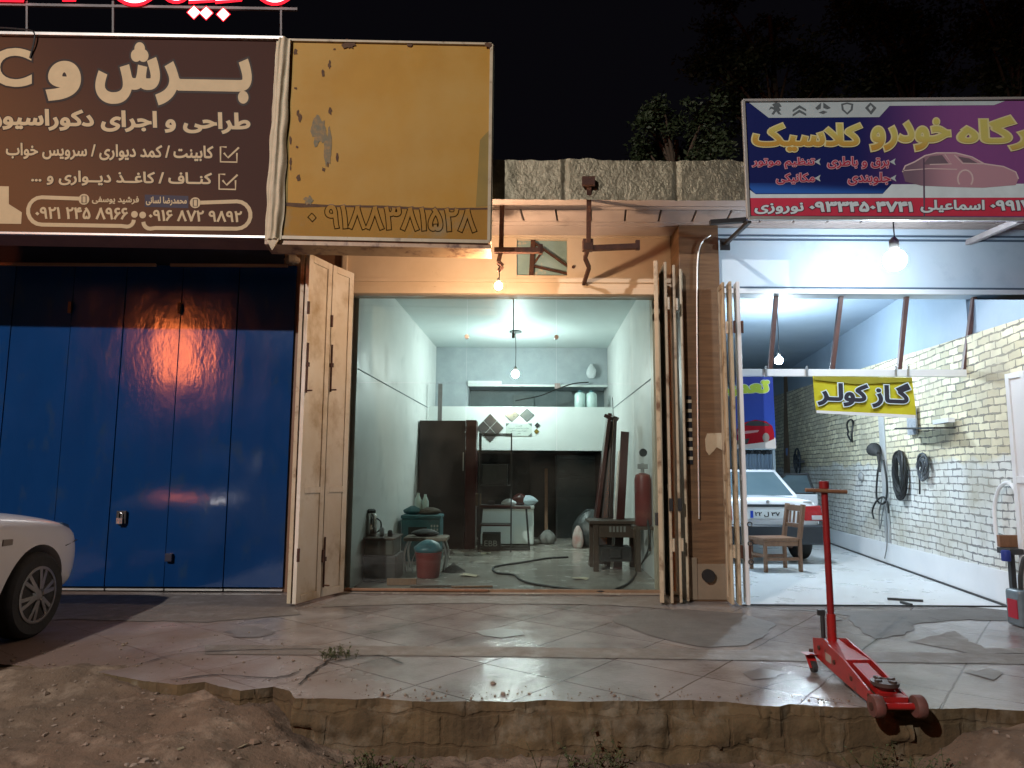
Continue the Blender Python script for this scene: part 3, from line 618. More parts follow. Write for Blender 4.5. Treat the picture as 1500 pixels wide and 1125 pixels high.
# pillar
pil = thing('pillar', 'wood-look clad pillar with white-trimmed hole, between shop doors and garage doors', 'pillar', (1.95, 7.2, 0))
px0, px1 = at(1000, 600, 7.12).x, at(1060, 600, 7.12).x
mb = MB(); mb.box(px0, px1, 7.12, 7.6, .001, ZSOF - .002); mb.build('cladding', M_clad, pil, bevel=.004)
mb = MB(); mb.box(px0 + .001, px0 + .10, 7.10, 7.119, at(750, 880, 7.1).z * 0 + .02, .42); mb.box(px0 + .105, px1 - .002, 7.105, 7.119, .02, .36); mb.build('plinth', pm('stone_plinth', (.25, .19, .13), (.2, .15, .1), scale=5, rough=.6), pil, bevel=.003)
mb = MB(); c = at(1037, 843, 7.1); mb.cyl((c.x, 7.06, c.z), (c.x, 7.103, c.z), .062, n=20); dp = mb.build('drain_pipe', M_dirtypipe, pil)
mb = MB(); pts = [at(1041, 345, 7.095), at(1028, 355, 7.095), at(1022, 380, 7.095), at(1021, 450, 7.095), at(1022, 600, 7.095), at(1024, 760, 7.095)]; mb.tube(curve(pts, 6), .008, 6); mb.build('cable', M_alu, pil)
mb = MB()
pts = [at(a, b, 7.113) for a, b in ((1058, 634), (1036, 635), (1033, 643), (1034, 660), (1039, 667), (1045, 661), (1050, 655), (1059, 660))]
mb.prism(pts, (0, .006, 0)); mb.build('bare_patch', M_cream, pil)
mb = MB(); a = at(1004, 580, 7.11); b = at(1015, 680, 7.11); mb.box(a.x, b.x, 7.108, 7.119, b.z, a.z); stk = mb.build('sticker', flat('sticker_black', (.02, .02, .025)), pil)
mb = MB()
for i in range(7): z = a.z - .05 - i * .095; mb.box(a.x + .01, b.x + .002, 7.104, 7.1079, z - .02, z + .012)
mb.build('stripe', flat('sticker_cream', (.5, .42, .3)), stk)

# ------------------------------------------------------------------ garage on the right
gar = thing('garage_building', 'bright open garage with pale blue lintel and long brick side wall', 'building', (4, 7.3, 0))
GL = 7.2; zg = at(1300, 432, GL).z
mb = MB(); mb.box(px1 + .002, 9.4, GL, GL + .18, zg, ZSOF - .003); gln = mb.build('lintel', M_bluewhite, gar, bevel=.003)
mb = MB()
for y, d in ((346, .012), (352, .014), (422, .012)): z = at(1300, y, GL).z; mb.box(px1 + .004, 9.3, GL - d, GL - .001, z - .012, z + .006)
mb.build('groove_trim', flat('trim_dark_blue', (.10, .14, .19)), gln)
mb = MB(); mb.box(px1 + .004, 9.3, GL - .03, GL - .001, zg + .002, zg + .055); mb.build('edge_trim', M_white, gln, bevel=.004)
gw = lambda y: 4.74 + (y - 7.05) * .164
GB = 18.2; ztop = lambda y: 2.70 + (y - 7.5) * .042
g0 = 5.85
mb = MB(); n = 24
for i in range(n):
    ya = g0 + (GB - g0) * i / n; yb = g0 + (GB - g0) * (i + 1) / n; ua, ub = (ya - g0) * 1.013, (yb - g0) * 1.013
    mb.quad((gw(ya), ya, 0), (gw(yb), yb, 0), (gw(yb), yb, ztop(yb)), (gw(ya), ya, ztop(ya)), uv=[(ua, 0), (ub, 0), (ub, ztop(yb)), (ua, ztop(ya))])
mb.build('brick_wall', M_brick, gar)
gc_ = GL + .19
mb = MB(); mb.hexa([(gw(gc_) + .03, gc_, 0), (gw(GB) + .03, GB, 0), (gw(GB) + .3, GB, 0), (gw(gc_) + .3, gc_, 0), (gw(gc_) + .03, gc_, 3.55), (gw(GB) + .03, GB, 3.55), (gw(GB) + .3, GB, 3.55), (gw(gc_) + .3, gc_, 3.55)]); mb.build('wall_core', M_gceil, gar)
mb = MB(); mb.hexa([(gw(g0) + .005, g0, 0), (gw(gc_) + .005, gc_ - .002, 0), (gw(gc_) + .3, gc_ - .002, 0), (gw(g0) + .3, g0, 0), (gw(g0) + .005, g0, ztop(g0) - .002), (gw(gc_) + .005, gc_ - .002, ztop(gc_) - .002), (gw(gc_) + .3, gc_ - .002, ztop(gc_) - .002), (gw(g0) + .3, g0, ztop(g0) - .002)]); mb.build('wall_end', M_conc, gar)
zt7 = lambda y: 1.25 + .249 * y
mb = MB(); mb.hexa([(gw(g0) + .06, g0, ztop(g0)), (gw(gc_) + .06, gc_ - .004, ztop(gc_)), (gw(gc_) + .3, gc_ - .004, ztop(gc_)), (gw(g0) + .3, g0, ztop(g0)), (gw(g0) + .06, g0, zt7(g0)), (gw(gc_) + .06, gc_ - .004, zt7(gc_)), (gw(gc_) + .3, gc_ - .004, zt7(gc_)), (gw(g0) + .3, g0, zt7(g0))]); mb.build('upper_wall', M_gceil, gar)
mb = MB(); sk = lambda y: .33 - .012 * (y - 7); s = .03; g1 = 6.55
mb.hexa([(gw(g1) - s, g1, .002), (gw(17) - s, 17, .002), (gw(17) - .001, 17, .002), (gw(g1) - .001, g1, .002), (gw(g1) - s, g1, sk(g1)), (gw(17) - s, 17, sk(17)), (gw(17) - .001, 17, sk(17)), (gw(g1) - .001, g1, sk(g1))])
sko = mb.build('skirting_tiles', M_white, gar, bevel=.003)
mb = MB(); mb.bar((gw(g1) - s - .006, g1, .014), (gw(17) - s - .006, 17, .014), .02, .02); mb.build('floor_joint', M_black, gar)
mb = MB(); yp = 9.9; mb.hexa([(gw(yp) - .012, yp, sk(yp)), (gw(yp + .22) - .012, yp + .22, sk(yp)), (gw(yp + .22) + .01, yp + .22, sk(yp)), (gw(yp) + .01, yp, sk(yp)), (gw(yp) - .012, yp, 2.3), (gw(yp + .22) - .012, yp + .22, 2.3), (gw(yp + .22) + .01, yp + .22, 2.3), (gw(yp) + .01, yp, 2.3)]); mb.build('plaster_band', pm('grey_render', (.42, .42, .41), (.34, .34, .33), scale=6, rough=.8, bump=.4), gar)
mb = MB(); mb.box(2.06, 2.2, GL + .181, GB, .001, 3.55); mb.build('side_wall', M_bluewhite, gar)
mb = MB(); mb.box(2.06, 7.2, GB + .001, GB + .15, .001, 3.55); mb.build('back_wall', M_gceil, gar)
mb = MB(); mb.box(2.06, 7.2, GL + .182, GB + .15, 3.551, 3.65); mb.build('ceiling', M_gceil, gar)
mb = MB(); mb.poly([(2.2, 6.93, .005), (4.3, 6.93, .005), (4.62, 6.7, .005), (4.685, 6.7, .005), (gw(GB) + .02, GB, .005), (2.2, GB, .005)]); tag(mb.build('garage_floor', M_gfloor), kind='structure')
mb = MB(); mb.bar((2.25, 6.9, .012), (6, 6.88, .012), .02, .012); tag(mb.build('threshold_rail', M_black), 'long dark steel door rail set in the ground across the garage entrance', 'rail')
# rail with slanted stays under the garage lintel
rl = thing('transom_rail', 'white horizontal rail on four slanted brown stays below the garage lintel', 'rail', (4, 7.6, 2.3))
RY = 7.45; mb = MB(); mb.bar(at(1085, 546, RY), at(1492, 547, RY), .05, .075); mb.build('rail', M_white, rl, bevel=.004)
for a, b in ((1137, 1128), (1232, 1219), (1328, 1317), (1427, 1412)):
    MB().bar(at(a, 433, GL + .08), at(b, 541, RY), .042, .042).build('stay', pm('brown_stay', (.12, .06, .05), (.09, .045, .04), scale=9, rough=.5) if 'brown_stay' not in MATS else MATS['brown_stay'], rl, bevel=.003)
for a in (1122, 1182, 1312, 1330, 1440):
    MB().bar(at(a, 536, RY - .045), at(a, 552, RY - .045), .02, .012).build('clip', M_steel, rl)
# ------------------------------------------------------------------ blue shuttered shop on the left
lb = thing('shuttered_building', 'dark closed shop front above blue folding doors, under the brown banner', 'building', (-4, FY, 0))
zt_ = at(200, 388, FY).z
mb = MB(); mb.box(-9, x0 - .63, FY + .0, FY + .25, zt_, ZSOF - .004); hd = mb.build('header', M_bluedark, lb)
mb = MB(); mb.box(-9, -4.42, S0, 9.5, ZSOF, zp); mb.build('roof_slab', M_conc, lb)
mb = MB(); mb.box(-9, x0 - .63, FY + .3, FY + .5, .001, ZSOF - .005); mb.build('wall', M_bluedark, lb)
mb = MB(); a = at(0, 387, FY - .08); mb.bar((-6.5, FY - .08, a.z), (at(234, 387, FY).x, FY - .08, a.z), .03); b = at(250, 387, FY - .08); mb.bar((b.x, FY - .08, a.z), (at(425, 389, FY).x, FY - .08, a.z), .03)
mb.build('awning_rod', pm('tan_rod', (.30, .17, .10), (.24, .13, .08), scale=6, rough=.5), lb)
mb = MB(); mb.ball(at(428, 380, FY - .12), .075, sq=(1, .8, .8), jit=.25); mb.bar(at(428, 380, FY - .12), at(428, 378, FY + .02), .03); mb.build('junction_box', pm('tan_lump', (.30, .22, .15), rough=.8), lb)
bd = thing('folding_door', 'closed dark blue folding metal doors with padlock, left of the cream doors', 'folding door', (-4, FY, 0))
seams = [-6.6, -5.9] + [at(p, 600, FY).x for p in (8, 96, 174, 258, 342)] + [at(427, 600, FY).x]
for i, (a, b) in enumerate(zip(seams, seams[1:])):
    mb = MB(); d = .005 * (i % 2)
    mb.box(a + .0035, b - .0035, FY - .03 - d, FY + .02 - d, .055, zt_ - .01)
    p = mb.build('door_panel', M_blue, bd, bevel=.004)
    mb = MB(); mb.box(a + .008, b - .008, FY - .02, FY + .01, .016, .034); mb.build('kick_strip', M_alu, p)
    if i in (3, 5): MB().bar((a, FY - .06 - d, 3.02), (a, FY - .06 - d, 2.9), .03).build('hinge', M_black, p)
lx = at(178, 757, FY - .06)
mb = MB(); mb.box(lx.x - .05, lx.x + .05, FY - .07, FY - .045, lx.z - .07, lx.z + .06); hs = mb.build('hasp', M_black, bd, bevel=.004)
mb = MB(); mb.box(lx.x - .03, lx.x + .03, FY - .10, FY - .071, lx.z - .07, lx.z - .01); mb.tube([(lx.x - .02, FY - .085, lx.z - .01), (lx.x - .02, FY - .085, lx.z + .03), (lx.x, FY - .085, lx.z + .045), (lx.x + .02, FY - .085, lx.z + .03), (lx.x + .02, FY - .085, lx.z - .01)], .006); mb.build('padlock', M_steel, bd)
mb = MB(); c = at(248, 815, FY - .06); mb.box(c.x - .035, c.x + .035, FY - .085, FY - .05, c.z - .05, c.z + .03); mb.build('latch', M_bluedark, bd, bevel=.004)
# ------------------------------------------------------------------ cream folding doors
def leaf(parent, a, b, z0, z1, th=.04, mat=None, mids=(1.06,), glassy=False, cols=1, fw=.07, name='door_leaf'):
    mat = mat or M_cream; a = Vector((a[0], a[1], 0)); b = Vector((b[0], b[1], 0)); d = (b - a); L = d.length; d.normalize(); n = Vector((-d.y, d.x, 0)) * th / 2
    mb = MB()
    def blk(s0, s1, za, zb, k=1.0):
        q = [a + d * s0 - n * k, a + d * s1 - n * k, a + d * s1 + n * k, a + d * s0 + n * k]
        mb.hexa([p + Vector((0, 0, za)) for p in q] + [p + Vector((0, 0, zb)) for p in q])
    blk(0, fw, z0, z1); blk(L - fw, L, z0, z1); blk(fw + .001, L - fw - .001, z0, z0 + fw); blk(fw + .001, L - fw - .001, z1 - fw, z1)
    for m in mids: blk(fw + .001, L - fw - .001, m - .03, m + .03)
    o = mb.build(name, mat, parent, bevel=.004)
    mb = MB(); k = .35; q = [a + d * (fw + .002) - n * k, a + d * (L - fw - .002) - n * k, a + d * (L - fw - .002) + n * k, a + d * (fw + .002) + n * k]
    zz = [z0 + fw + .001] + [x for m in mids for x in (m - .031, m + .031)] + [z1 - fw - .001]
    for za, zb in zip(zz[::2], zz[1::2]): mb.hexa([p + Vector((0, 0, za)) for p in q] + [p + Vector((0, 0, zb)) for p in q])
    mb.build('glass_inlay' if glassy else 'inlay', M_insetglass if glassy else mat, o)
    return o
M_insetglass = pm('leaf_glass', (.22, .30, .29), (.16, .22, .21), scale=3, rough=.06, spec=.8)
M_creamwhite = pm('faded_cream_paint', (.74, .68, .60), (.58, .47, .34), scale=1.3, rough=.45, c3=(.34, .22, .10), s3=1.9, t3=.60, w3=.10, bump=.1, bscale=16)
ZD = 3.34; H = Vector((-1.71, 7.40, 0)); Mid = gnd(466, 880); Mid.y = 7.08; N_ = gnd(430, 890)
ld = thing('folding_door', 'rusty cream metal door of two leaves folded open, left of the glass front', 'folding door', (-1.9, 7.1, 0))
e = (Mid - H).normalized() * .006
l1 = leaf(ld, H, Mid - e, .03, ZD, mat=M_creamwhite); l2 = leaf(ld, Mid + e, N_, .03, ZD, mat=M_creamwhite)
e2 = Vector((-.055, .02, 0)); l3 = leaf(ld, N_ + e2, Mid + e2 + Vector((-.04, 0, 0)), .03, ZD); 
def hw(parent, p, nrm, kind):
    p = Vector(p); nrm = Vector(nrm).normalized() * .03; p = p + nrm
    if kind == 'hinge': MB().cyl(p - Vector((0, 0, .06)), p + Vector((0, 0, .06)), .014, n=10).build('hinge', M_rust, parent)
    if kind == 'bolt': MB().tube([p + Vector((0, 0, .26)), p + Vector((0, 0, -.22))], .009, 8).bar(p + Vector((-.02, 0, .05)), p + Vector((.02, 0, .05)), .02, .04).tube([p + Vector((0, 0, -.2)), p + Vector((.06, -.02, -.2))], .008).build('bolt', M_rust, parent)
nr = Vector((.9, -.4, 0))
for z in (2.75, .42): hw(l1, Mid + Vector((0, 0, z)), nr, 'hinge'); hw(l2, N_ + Vector((0, 0, z + .05)), nr, 'hinge')
hw(l1, Mid + (H - Mid) * .06 + Vector((0, 0, 2.25)), nr, 'bolt'); hw(l2, N_ + (Mid - N_) * .05 + Vector((0, 0, 2.2)), nr, 'bolt'); hw(l1, Mid + (H - Mid) * .06 + Vector((0, 0, .34)), nr, 'bolt')
rd = thing('folding_door', 'cream metal door with glass inlays folded open, right of the glass front', 'folding door', (1.55, 7.1, 0))
K = gnd(970, 888); a0 = Vector((1.535, 7.42, 0))
r1 = leaf(rd, a0, K, .03, ZD, glassy=True, mids=(1.22, .78), fw=.05)
mb = MB(); mb.box(K.x - .035, K.x - .0, K.y + .03, K.y + .10, .74, .86); mb.build('lock', M_black, r1, bevel=.004)
for i, (px, py) in enumerate(((985, 887), (998, 886), (1008, 884))):
    e_ = gnd(px, py); b_ = Vector((e_.x + .03, 7.10 if i else 7.3, 0)); r = leaf(rd, b_, e_, .02, ZD - .02 * i, th=.024, mids=(1.1,), fw=.05)
    if i < 2:
        for z in (2.85, .5): MB().cyl(e_ + Vector((.022, -.01, z)), e_ + Vector((.022, -.01, z + .12)), .012, n=8).build('hinge', M_cream, r)
        MB().box(e_.x - .015, e_.x + .02, e_.y - .03, e_.y - .012, .88, 1.0).build('latch', M_black, r)
gd = thing('folding_door', 'cream and white metal door leaves folded together at the left side of the garage entrance', 'folding door', (2.3, 7.0, 0))
ZG = 3.12
for i, (px, py) in enumerate(((1074, 889), (1085, 890), (1097, 890))):
    e_ = gnd(px, py); b_ = Vector((e_.x + .02, 7.08 if i == 0 else 6.98, 0)); o = leaf(gd, b_, e_, .02, ZG, th=.026 if i < 2 else .034, mat=M_cream if i < 2 else M_white, mids=(1.2,), fw=.05)
    for z in (2.6, .45): MB().cyl(e_ + Vector((.025, -.012, z)), e_ + Vector((.025, -.012, z + .12)), .013, n=8).build('hinge', M_rust if i else M_cream, o)
    if i == 2:
        for yy in (768, 796, 823):
            z = at(1090, yy, e_.y).z; MB().tube([e_ + Vector((.03 + .022 * math.cos(t), -.015, z + .022 * math.sin(t))) for t in [k * .5236 for k in range(12)]], .006, 6, closed=True).build('ring', M_black, o)
wd = thing('folding_door', 'white metal door leaf folded open at the right side of the garage entrance', 'folding door', (5.0, 7.0, 0))
a_ = at(1497, 700, 6.1); zt5 = at(1480, 546, 6.1).z; leaf(wd, (a_.x + .01, 6.2), (a_.x - .0, 5.95), .03, zt5, mat=M_white, mids=(1.2,), fw=.05); leaf(wd, (a_.x + .06, 6.2), (a_.x + .05, 5.93), .03, zt5, mat=M_white, mids=(1.2,), fw=.05)

# ------------------------------------------------------------------ brown banner sign, yellow board, neon letters
SY = 6.2
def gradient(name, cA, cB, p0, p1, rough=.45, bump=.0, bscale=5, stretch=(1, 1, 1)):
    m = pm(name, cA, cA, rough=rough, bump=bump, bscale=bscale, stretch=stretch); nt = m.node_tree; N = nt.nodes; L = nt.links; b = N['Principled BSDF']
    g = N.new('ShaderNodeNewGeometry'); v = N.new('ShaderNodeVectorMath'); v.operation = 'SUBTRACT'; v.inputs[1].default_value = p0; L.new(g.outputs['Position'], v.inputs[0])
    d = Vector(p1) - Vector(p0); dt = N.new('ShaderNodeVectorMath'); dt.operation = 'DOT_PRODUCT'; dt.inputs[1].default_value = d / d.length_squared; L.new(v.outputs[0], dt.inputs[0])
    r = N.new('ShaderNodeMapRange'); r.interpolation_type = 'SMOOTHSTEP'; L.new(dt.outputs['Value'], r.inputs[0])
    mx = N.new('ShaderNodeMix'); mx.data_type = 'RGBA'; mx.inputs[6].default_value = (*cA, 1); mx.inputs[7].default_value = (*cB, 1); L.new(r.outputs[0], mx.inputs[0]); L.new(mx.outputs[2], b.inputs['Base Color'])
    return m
def board(mb, px, Y, th): pts = [at(a, b, Y) for a, b in px]; return mb.prism(pts, (0, th, 0))
bs = thing('banner_sign', 'wide dark brown printed banner sign with cream Persian lettering, upper left above the blue doors', 'sign', (-4, SY, 3.3))
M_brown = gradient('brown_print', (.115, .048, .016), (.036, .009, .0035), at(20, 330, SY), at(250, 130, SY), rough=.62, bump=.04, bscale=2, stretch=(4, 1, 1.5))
M_brown.node_tree.nodes['Principled BSDF'].inputs['Specular IOR Level'].default_value = .15
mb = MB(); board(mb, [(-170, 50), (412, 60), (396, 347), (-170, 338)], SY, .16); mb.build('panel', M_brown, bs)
mb = MB(); mb.bar(at(-170, 47, SY - .01), at(416, 57, SY - .01), .05, .03); mb.bar(at(-170, 339, SY - .012), at(400, 348, SY - .012), .035, .022); fr = mb.build('frame', M_alu, bs, bevel=.003)
mb = MB(); mb.hexa([at(-170, 341, SY), at(402, 351, SY), at(402, 351, SY) + Vector((0, .19, -.04)), at(-170, 341, SY) + Vector((0, .19, -.04)), at(-170, 339, SY) + Vector((0, .002, 0)), at(402, 349, SY) + Vector((0, .002, 0)), at(402, 349, SY) + Vector((0, .19, 0)), at(-170, 339, SY) + Vector((0, .19, 0))]); mb.build('bottom_tray', pm('brown_tray', (.17, .085, .06), (.12, .06, .04), scale=5, rough=.6), bs)
M_print = flat('cream_print', (.47, .36, .21)); M_printdk = flat('dark_print', (.022, .010, .006))
def duo(parent, body, box, slope, b1, b2=None, mats=None, Y=SY, rtl=True):
    m1, m2 = mats or (M_print, M_printdk)
    if b2 is not None: text('lettering_outline', body, box, Y, m2, parent, b2, slope, .002, rtl, None, 0.0, b1)
    return text('lettering', body, box, Y, m1, parent, b1, slope, .004, rtl)
duo(bs, 'بــــرش', (140, 61, 369, 153), .018, .050, .085)
duo(bs, 'و', (67, 89, 119, 148), .018, .055, .09); duo(bs, 'C', (-14, 70, 47, 127), .018, .03, .06, rtl=False)
duo(bs, 'طراحی و اجرای دکوراسیون', (-22, 158, 367, 190), .019, .040, .075)
duo(bs, 'کابینت / کمد دیواری / سرویس خواب', (9, 209, 313, 233), .016, .030, .065)
duo(bs, 'کنــاف / کاغــذ دیــواری و ...', (46, 249, 311, 271), .016, .030, .065)
duo(bs, '۰۹۲۱ ۲۴۵ ۸۹۶۶', (52, 303, 188, 321), .010, .030); duo(bs, '۰۹۱۶ ۸۷۲ ۹۸۹۲', (218, 307, 355, 324), .016, .030)
duo(bs, 'فرشید یوسفی', (135, 287, 204, 299), .012, .035)
mb = MB(); sheet(mb, [(212, 285), (276, 287), (276, 305), (212, 303)], SY - .001); mb.build('name_strip', flat('blue_black_print', (.03, .022, .04)), bs)
duo(bs, 'محمدرضا لسانی', (214, 288, 274, 301), .012, .035)
def stroke(px, wd, Y, mat, parent, name, closed=False):
    mb = MB(); pts = [at(a, b, Y) for a, b in px]; n = len(pts); L_ = []; R_ = []
    for i, p in enumerate(pts):
        d = ((pts[(i + 1) % n] if closed or i < n - 1 else pts[i]) - (pts[i - 1] if closed or i else pts[i])).normalized(); q = Vector((-d.z, 0, d.x)) * wd / 2
        L_.append(p + q); R_.append(p - q)
    for i in range(n if closed else n - 1): j = (i + 1) % n; mb.quad(L_[i], L_[j], R_[j], R_[i])
    return mb.build(name, mat, parent, smooth=False)
def arc(cx, cy, r, a0, a1, n=9, ry=None): return [(cx + r * math.cos(R(a0 + (a1 - a0) * k / n)), cy - (ry or r) * math.sin(R(a0 + (a1 - a0) * k / n))) for k in range(n + 1)]
stroke([(118, 291)] + arc(61, 309, 20, 90, 270) + [(178, 331)] + arc(186, 322, 10, -90, 0, 5), .036, SY - .003, M_print, bs, 'number_frame')
stroke([(290, 297)] + arc(347, 315, 20, 90, -90) + [(228, 334)] + arc(220, 325, 10, -90, -180, 5), .036, SY - .003, M_print, bs, 'number_frame')
for cx, cy in ((123, 292), (286, 297)):
    mb = MB(); sheet(mb, arc(cx, cy, 8, 0, 340, 16), SY - .005); ic = mb.build('phone_badge', M_print, bs, smooth=False)
    stroke([(cx - 3, cy - 5), (cx + 3, cy - 5), (cx + 3, cy + 5), (cx - 3, cy + 5)], .008, SY - .007, M_printdk, ic, 'phone_mark', True)
for cx, cy in ((197, 314), (209, 315)):
    mb = MB(); sheet(mb, arc(cx, cy, 5, 0, 340, 14), SY - .0045); mb.build('dot', M_print, bs, smooth=False)
for (bx, by) in ((323, 215), (321, 255)):
    stroke([(bx + 9, by + .5), (bx, by), (bx, by + 22), (bx + 24, by + 22.5), (bx + 24, by + 9)], .016, SY - .003, M_print, bs, 'tick_box')
    stroke([(bx + 5, by + 9), (bx + 11, by + 16), (bx + 27, by + 1)], .018, SY - .0035, M_print, bs, 'tick_mark')
mb = MB(); sheet(mb, [(-40, 272), (13, 273), (13, 299), (32, 311), (31, 328), (-40, 327)], SY - .003); mb.build('white_shape', M_print, bs, smooth=False)
# cloth rolled back at the banner edge
cl = MB(); nx, nz = 22, 40
for j in range(nz + 1):
    t = j / nz; L_ = at(405 - 17 * t ** .8, 60 + 292 * t, SY - .03); Rr = at(426 - 12 * t - (8 * max(0, t - .9) * 10 * .3), 57 + 294 * t, SY - .03)
    for i in range(nx + 1):
        s = i / nx; p = L_.lerp(Rr, s); p.y += -.045 * math.sin(math.pi * s) + .012 * math.sin(s * 17 + t * 5) + .008 * NZ.noise(Vector((s * 4, t * 14, 0))); p.x += .015 * NZ.noise(Vector((s * 2, t * 9, 5))); cl.v.append(p)
for j in range(nz):
    for i in range(nx): a = j * (nx + 1) + i; cl.face((a, a + 1, a + nx + 2, a + nx + 1))
tip = [at(390, 350, SY - .05), at(402, 351, SY - .06), at(409, 349, SY - .05), at(398, 366, SY - .045)]
cl.prism(tip, (0, .015, 0))
tag(cl.build('rolled_cloth', M_cloth, angle=80), 'cream cloth strip folded back along the right edge of the brown banner', 'cloth')
ys = thing('yellow_sign', 'weathered yellow metal sign board with peeling paint and faint outlined numerals', 'sign', (-1.2, SY, 3.3))
M_yel = pm('weathered_yellow', (.37, .205, .032), (.31, .165, .025), scale=1.3, rough=.62, spec=.2, c3=(.36, .225, .060), s3=.9, t3=.53, w3=.12, bump=.06, bscale=6)
mb = MB(); board(mb, [(426, 62), (718, 68), (714, 353), (388, 346)], SY, .18); mb.build('panel', M_yel, ys)
mb = MB(); A_, B_, C_, D_ = at(424, 60, SY), at(720, 66, SY), at(716, 355, SY), at(388, 348, SY)
o_ = Vector((0, -.008, 0)); mb.bar(A_ + o_, B_ + o_, .03, .02); mb.bar(B_ + o_, C_ + o_, .028, .022); mb.bar(D_ + o_, C_ + o_, .03, .03)
mb.hexa([C_ + Vector((.012, 0, .01)), B_ + Vector((.012, 0, 0)), B_ + Vector((.012, .19, 0)), C_ + Vector((.012, .19, .01)), C_ + Vector((.022, 0, .01)), B_ + Vector((.022, 0, 0)), B_ + Vector((.022, .19, 0)), C_ + Vector((.022, .19, .01))])
mb.build('frame', pm('cream_frame', (.42, .36, .24), (.32, .26, .17), scale=6, rough=.5, c3=(.1, .05, .02), s3=9, t3=.66), ys)
mb = MB(); mb.hexa([D_ + Vector((0, .0, -.06)), C_ + Vector((.02, 0, -.06)), C_ + Vector((.02, .2, -.09)), D_ + Vector((0, .2, -.09)), D_ + Vector((0, 0, -.018)), C_ + Vector((.02, 0, -.018)), C_ + Vector((.02, .2, -.018)), D_ + Vector((0, .2, -.018))]); mb.build('bottom_tray', pm('peach_tray', (.40, .27, .16), (.28, .17, .09), scale=6, rough=.5, c3=(.1, .04, .02), s3=8, t3=.6), ys)
M_strip = pm('pale_yellow_strip', (.30, .165, .032), (.26, .135, .026), scale=2, rough=.7, spec=.15, c3=(.24, .17, .08), s3=3, t3=.62)
mb = MB(); sheet(mb, [(411, 299), (716, 306), (714, 351), (405, 345)], SY - .002); mb.build('lower_strip', M_strip, ys, smooth=False)
M_fade = pm('greenish_fade', (.24, .17, .05), (.19, .145, .05), scale=3, rough=.7, spec=.15)
mb = MB(); sheet(mb, [(703, 205), (717, 190), (716, 302), (697, 303)], SY - .0025); mb.build('faded_strip', M_fade, ys, smooth=False); mb = MB(); sheet(mb, [(415, 140), (424, 150), (421, 300), (412, 300)], SY - .0025); mb.build('faded_strip', M_fade, ys, smooth=False)
def blob(mb, cx, cy, rx, ry, Y, n=26, rag=.45, seed=0):
    pts = []
    for k in range(n):
        t = 2 * math.pi * k / n; f = 1 + rag * NZ.noise(Vector((math.cos(t) * 2 + seed, math.sin(t) * 2, seed * 3.1))) * 1.4 + rnd.uniform(-.12, .12)
        pts.append((cx + rx * f * math.cos(t), cy + ry * f * math.sin(t)))
    sheet(mb, pts, Y)
M_peel = pm('bare_primer', (.10, .095, .055), (.16, .11, .045), scale=9, rough=.7, c3=(.22, .13, .04), s3=20, t3=.55); M_rmark = pm('dark_rust_mark', (.055, .022, .010), (.09, .045, .015), scale=18, rough=.8)
def ypart(fn, name, m): mb = MB(); fn(mb); mb.build(name, m, ys, smooth=False)
for args in ((466, 192, 12, 22, SY - .003, 26, .45, 1), (480, 215, 6, 26, SY - .0033, 26, .45, 3), (452, 293, 7, 6, SY - .0042, 26, .45, 2)): ypart(lambda mb: blob(mb, *args), 'peeled_patch', M_peel)
for i in range(16):
    u = rnd.random(); ypart(lambda mb: blob(mb, rnd.choice([430, 436, 428, 486, 478, 470]) + rnd.uniform(-6, 8), 66 + u * 200, rnd.uniform(1.0, 3.5), rnd.uniform(1.5, 7), SY - .0036 - i * .00003, 12, .5, i + 5), 'rust_mark', M_rmark)
for args in ((510, 64, 9, 6, SY - .012, 26, .7, 40), (600, 65, 4, 3, SY - .012, 10, .45, 41), (715, 66, 5, 4, SY - .025, 10, .45, 42)): ypart(lambda mb: blob(mb, *args), 'rust_mark', M_rmark)
ypart(lambda mb: sheet(mb, [(412, 296), (480, 300), (480, 303), (440, 304), (412, 301)], SY - .0038), 'rust_mark', M_rmark); ypart(lambda mb: sheet(mb, [(484, 300.5), (560, 301), (640, 305), (716, 304), (716, 307), (640, 308), (540, 304), (484, 303)], SY - .0039), 'rust_mark', M_rmark)
duo(ys, '۰ ۹۱۸۸۳۸۱۵۲۸', (452, 299, 698, 334), .028, .025, .055, mats=(M_strip, pm('dark_red_marker', (.085, .035, .012), (.2, .10, .02), scale=5, rough=.6)))
# neon
nn = thing('neon_sign', 'glowing red neon letters standing on thin rods above the brown banner', 'neon sign', (-3.5, SY, 4.3))
NY = 6.24; M_nc = emit('neon_white_core', (1, .55, .55), 5); M_nr = emit('neon_red_glow', (1, .015, .03), 2.2)
def tubeletter(px, w):
    stroke(px, w + .07, NY, M_nr, nn, 'red_rim'); stroke(px, w, NY - .03, M_nc, nn, 'letter')
def bowl(x0, x1, yb, depth=26): m = (x0 + x1) / 2; return [(m + (x1 - x0) / 2 * math.cos(R(a)), yb - depth + depth * math.sin(R(a))) for a in range(180, -1, -12)]
tubeletter(bowl(166, 230, -2, 40), .09); tubeletter(bowl(240, 277, -5, 30), .08); tubeletter([(277, -5), (312, -5), (318, -40)], .08); tubeletter([(316, -5), (346, -5), (350, -40)], .08); tubeletter(bowl(378, 428, -3, 34), .09)
tubeletter([(-60, -8), (36, -6)], .06); tubeletter([(92, -7), (112, -7)], .06)
for cx, cy in ((284, 18), (302, 19), (327, 21)):
    for d, r, m, nm in ((0, 11, M_nr, 'red_rim'), (.03, 9, M_nc, 'letter')):
        mb = MB(); sheet(mb, [(cx, cy - r), (cx + r, cy), (cx, cy + r), (cx - r, cy)], NY - d - .0005 * (cx > 290)); mb.build(nm, m, nn, smooth=False)
mb = MB()
for x in (40, 166, 412): mb.bar(at(x, 2, NY + .03), at(x, 56, NY + .03), .018)
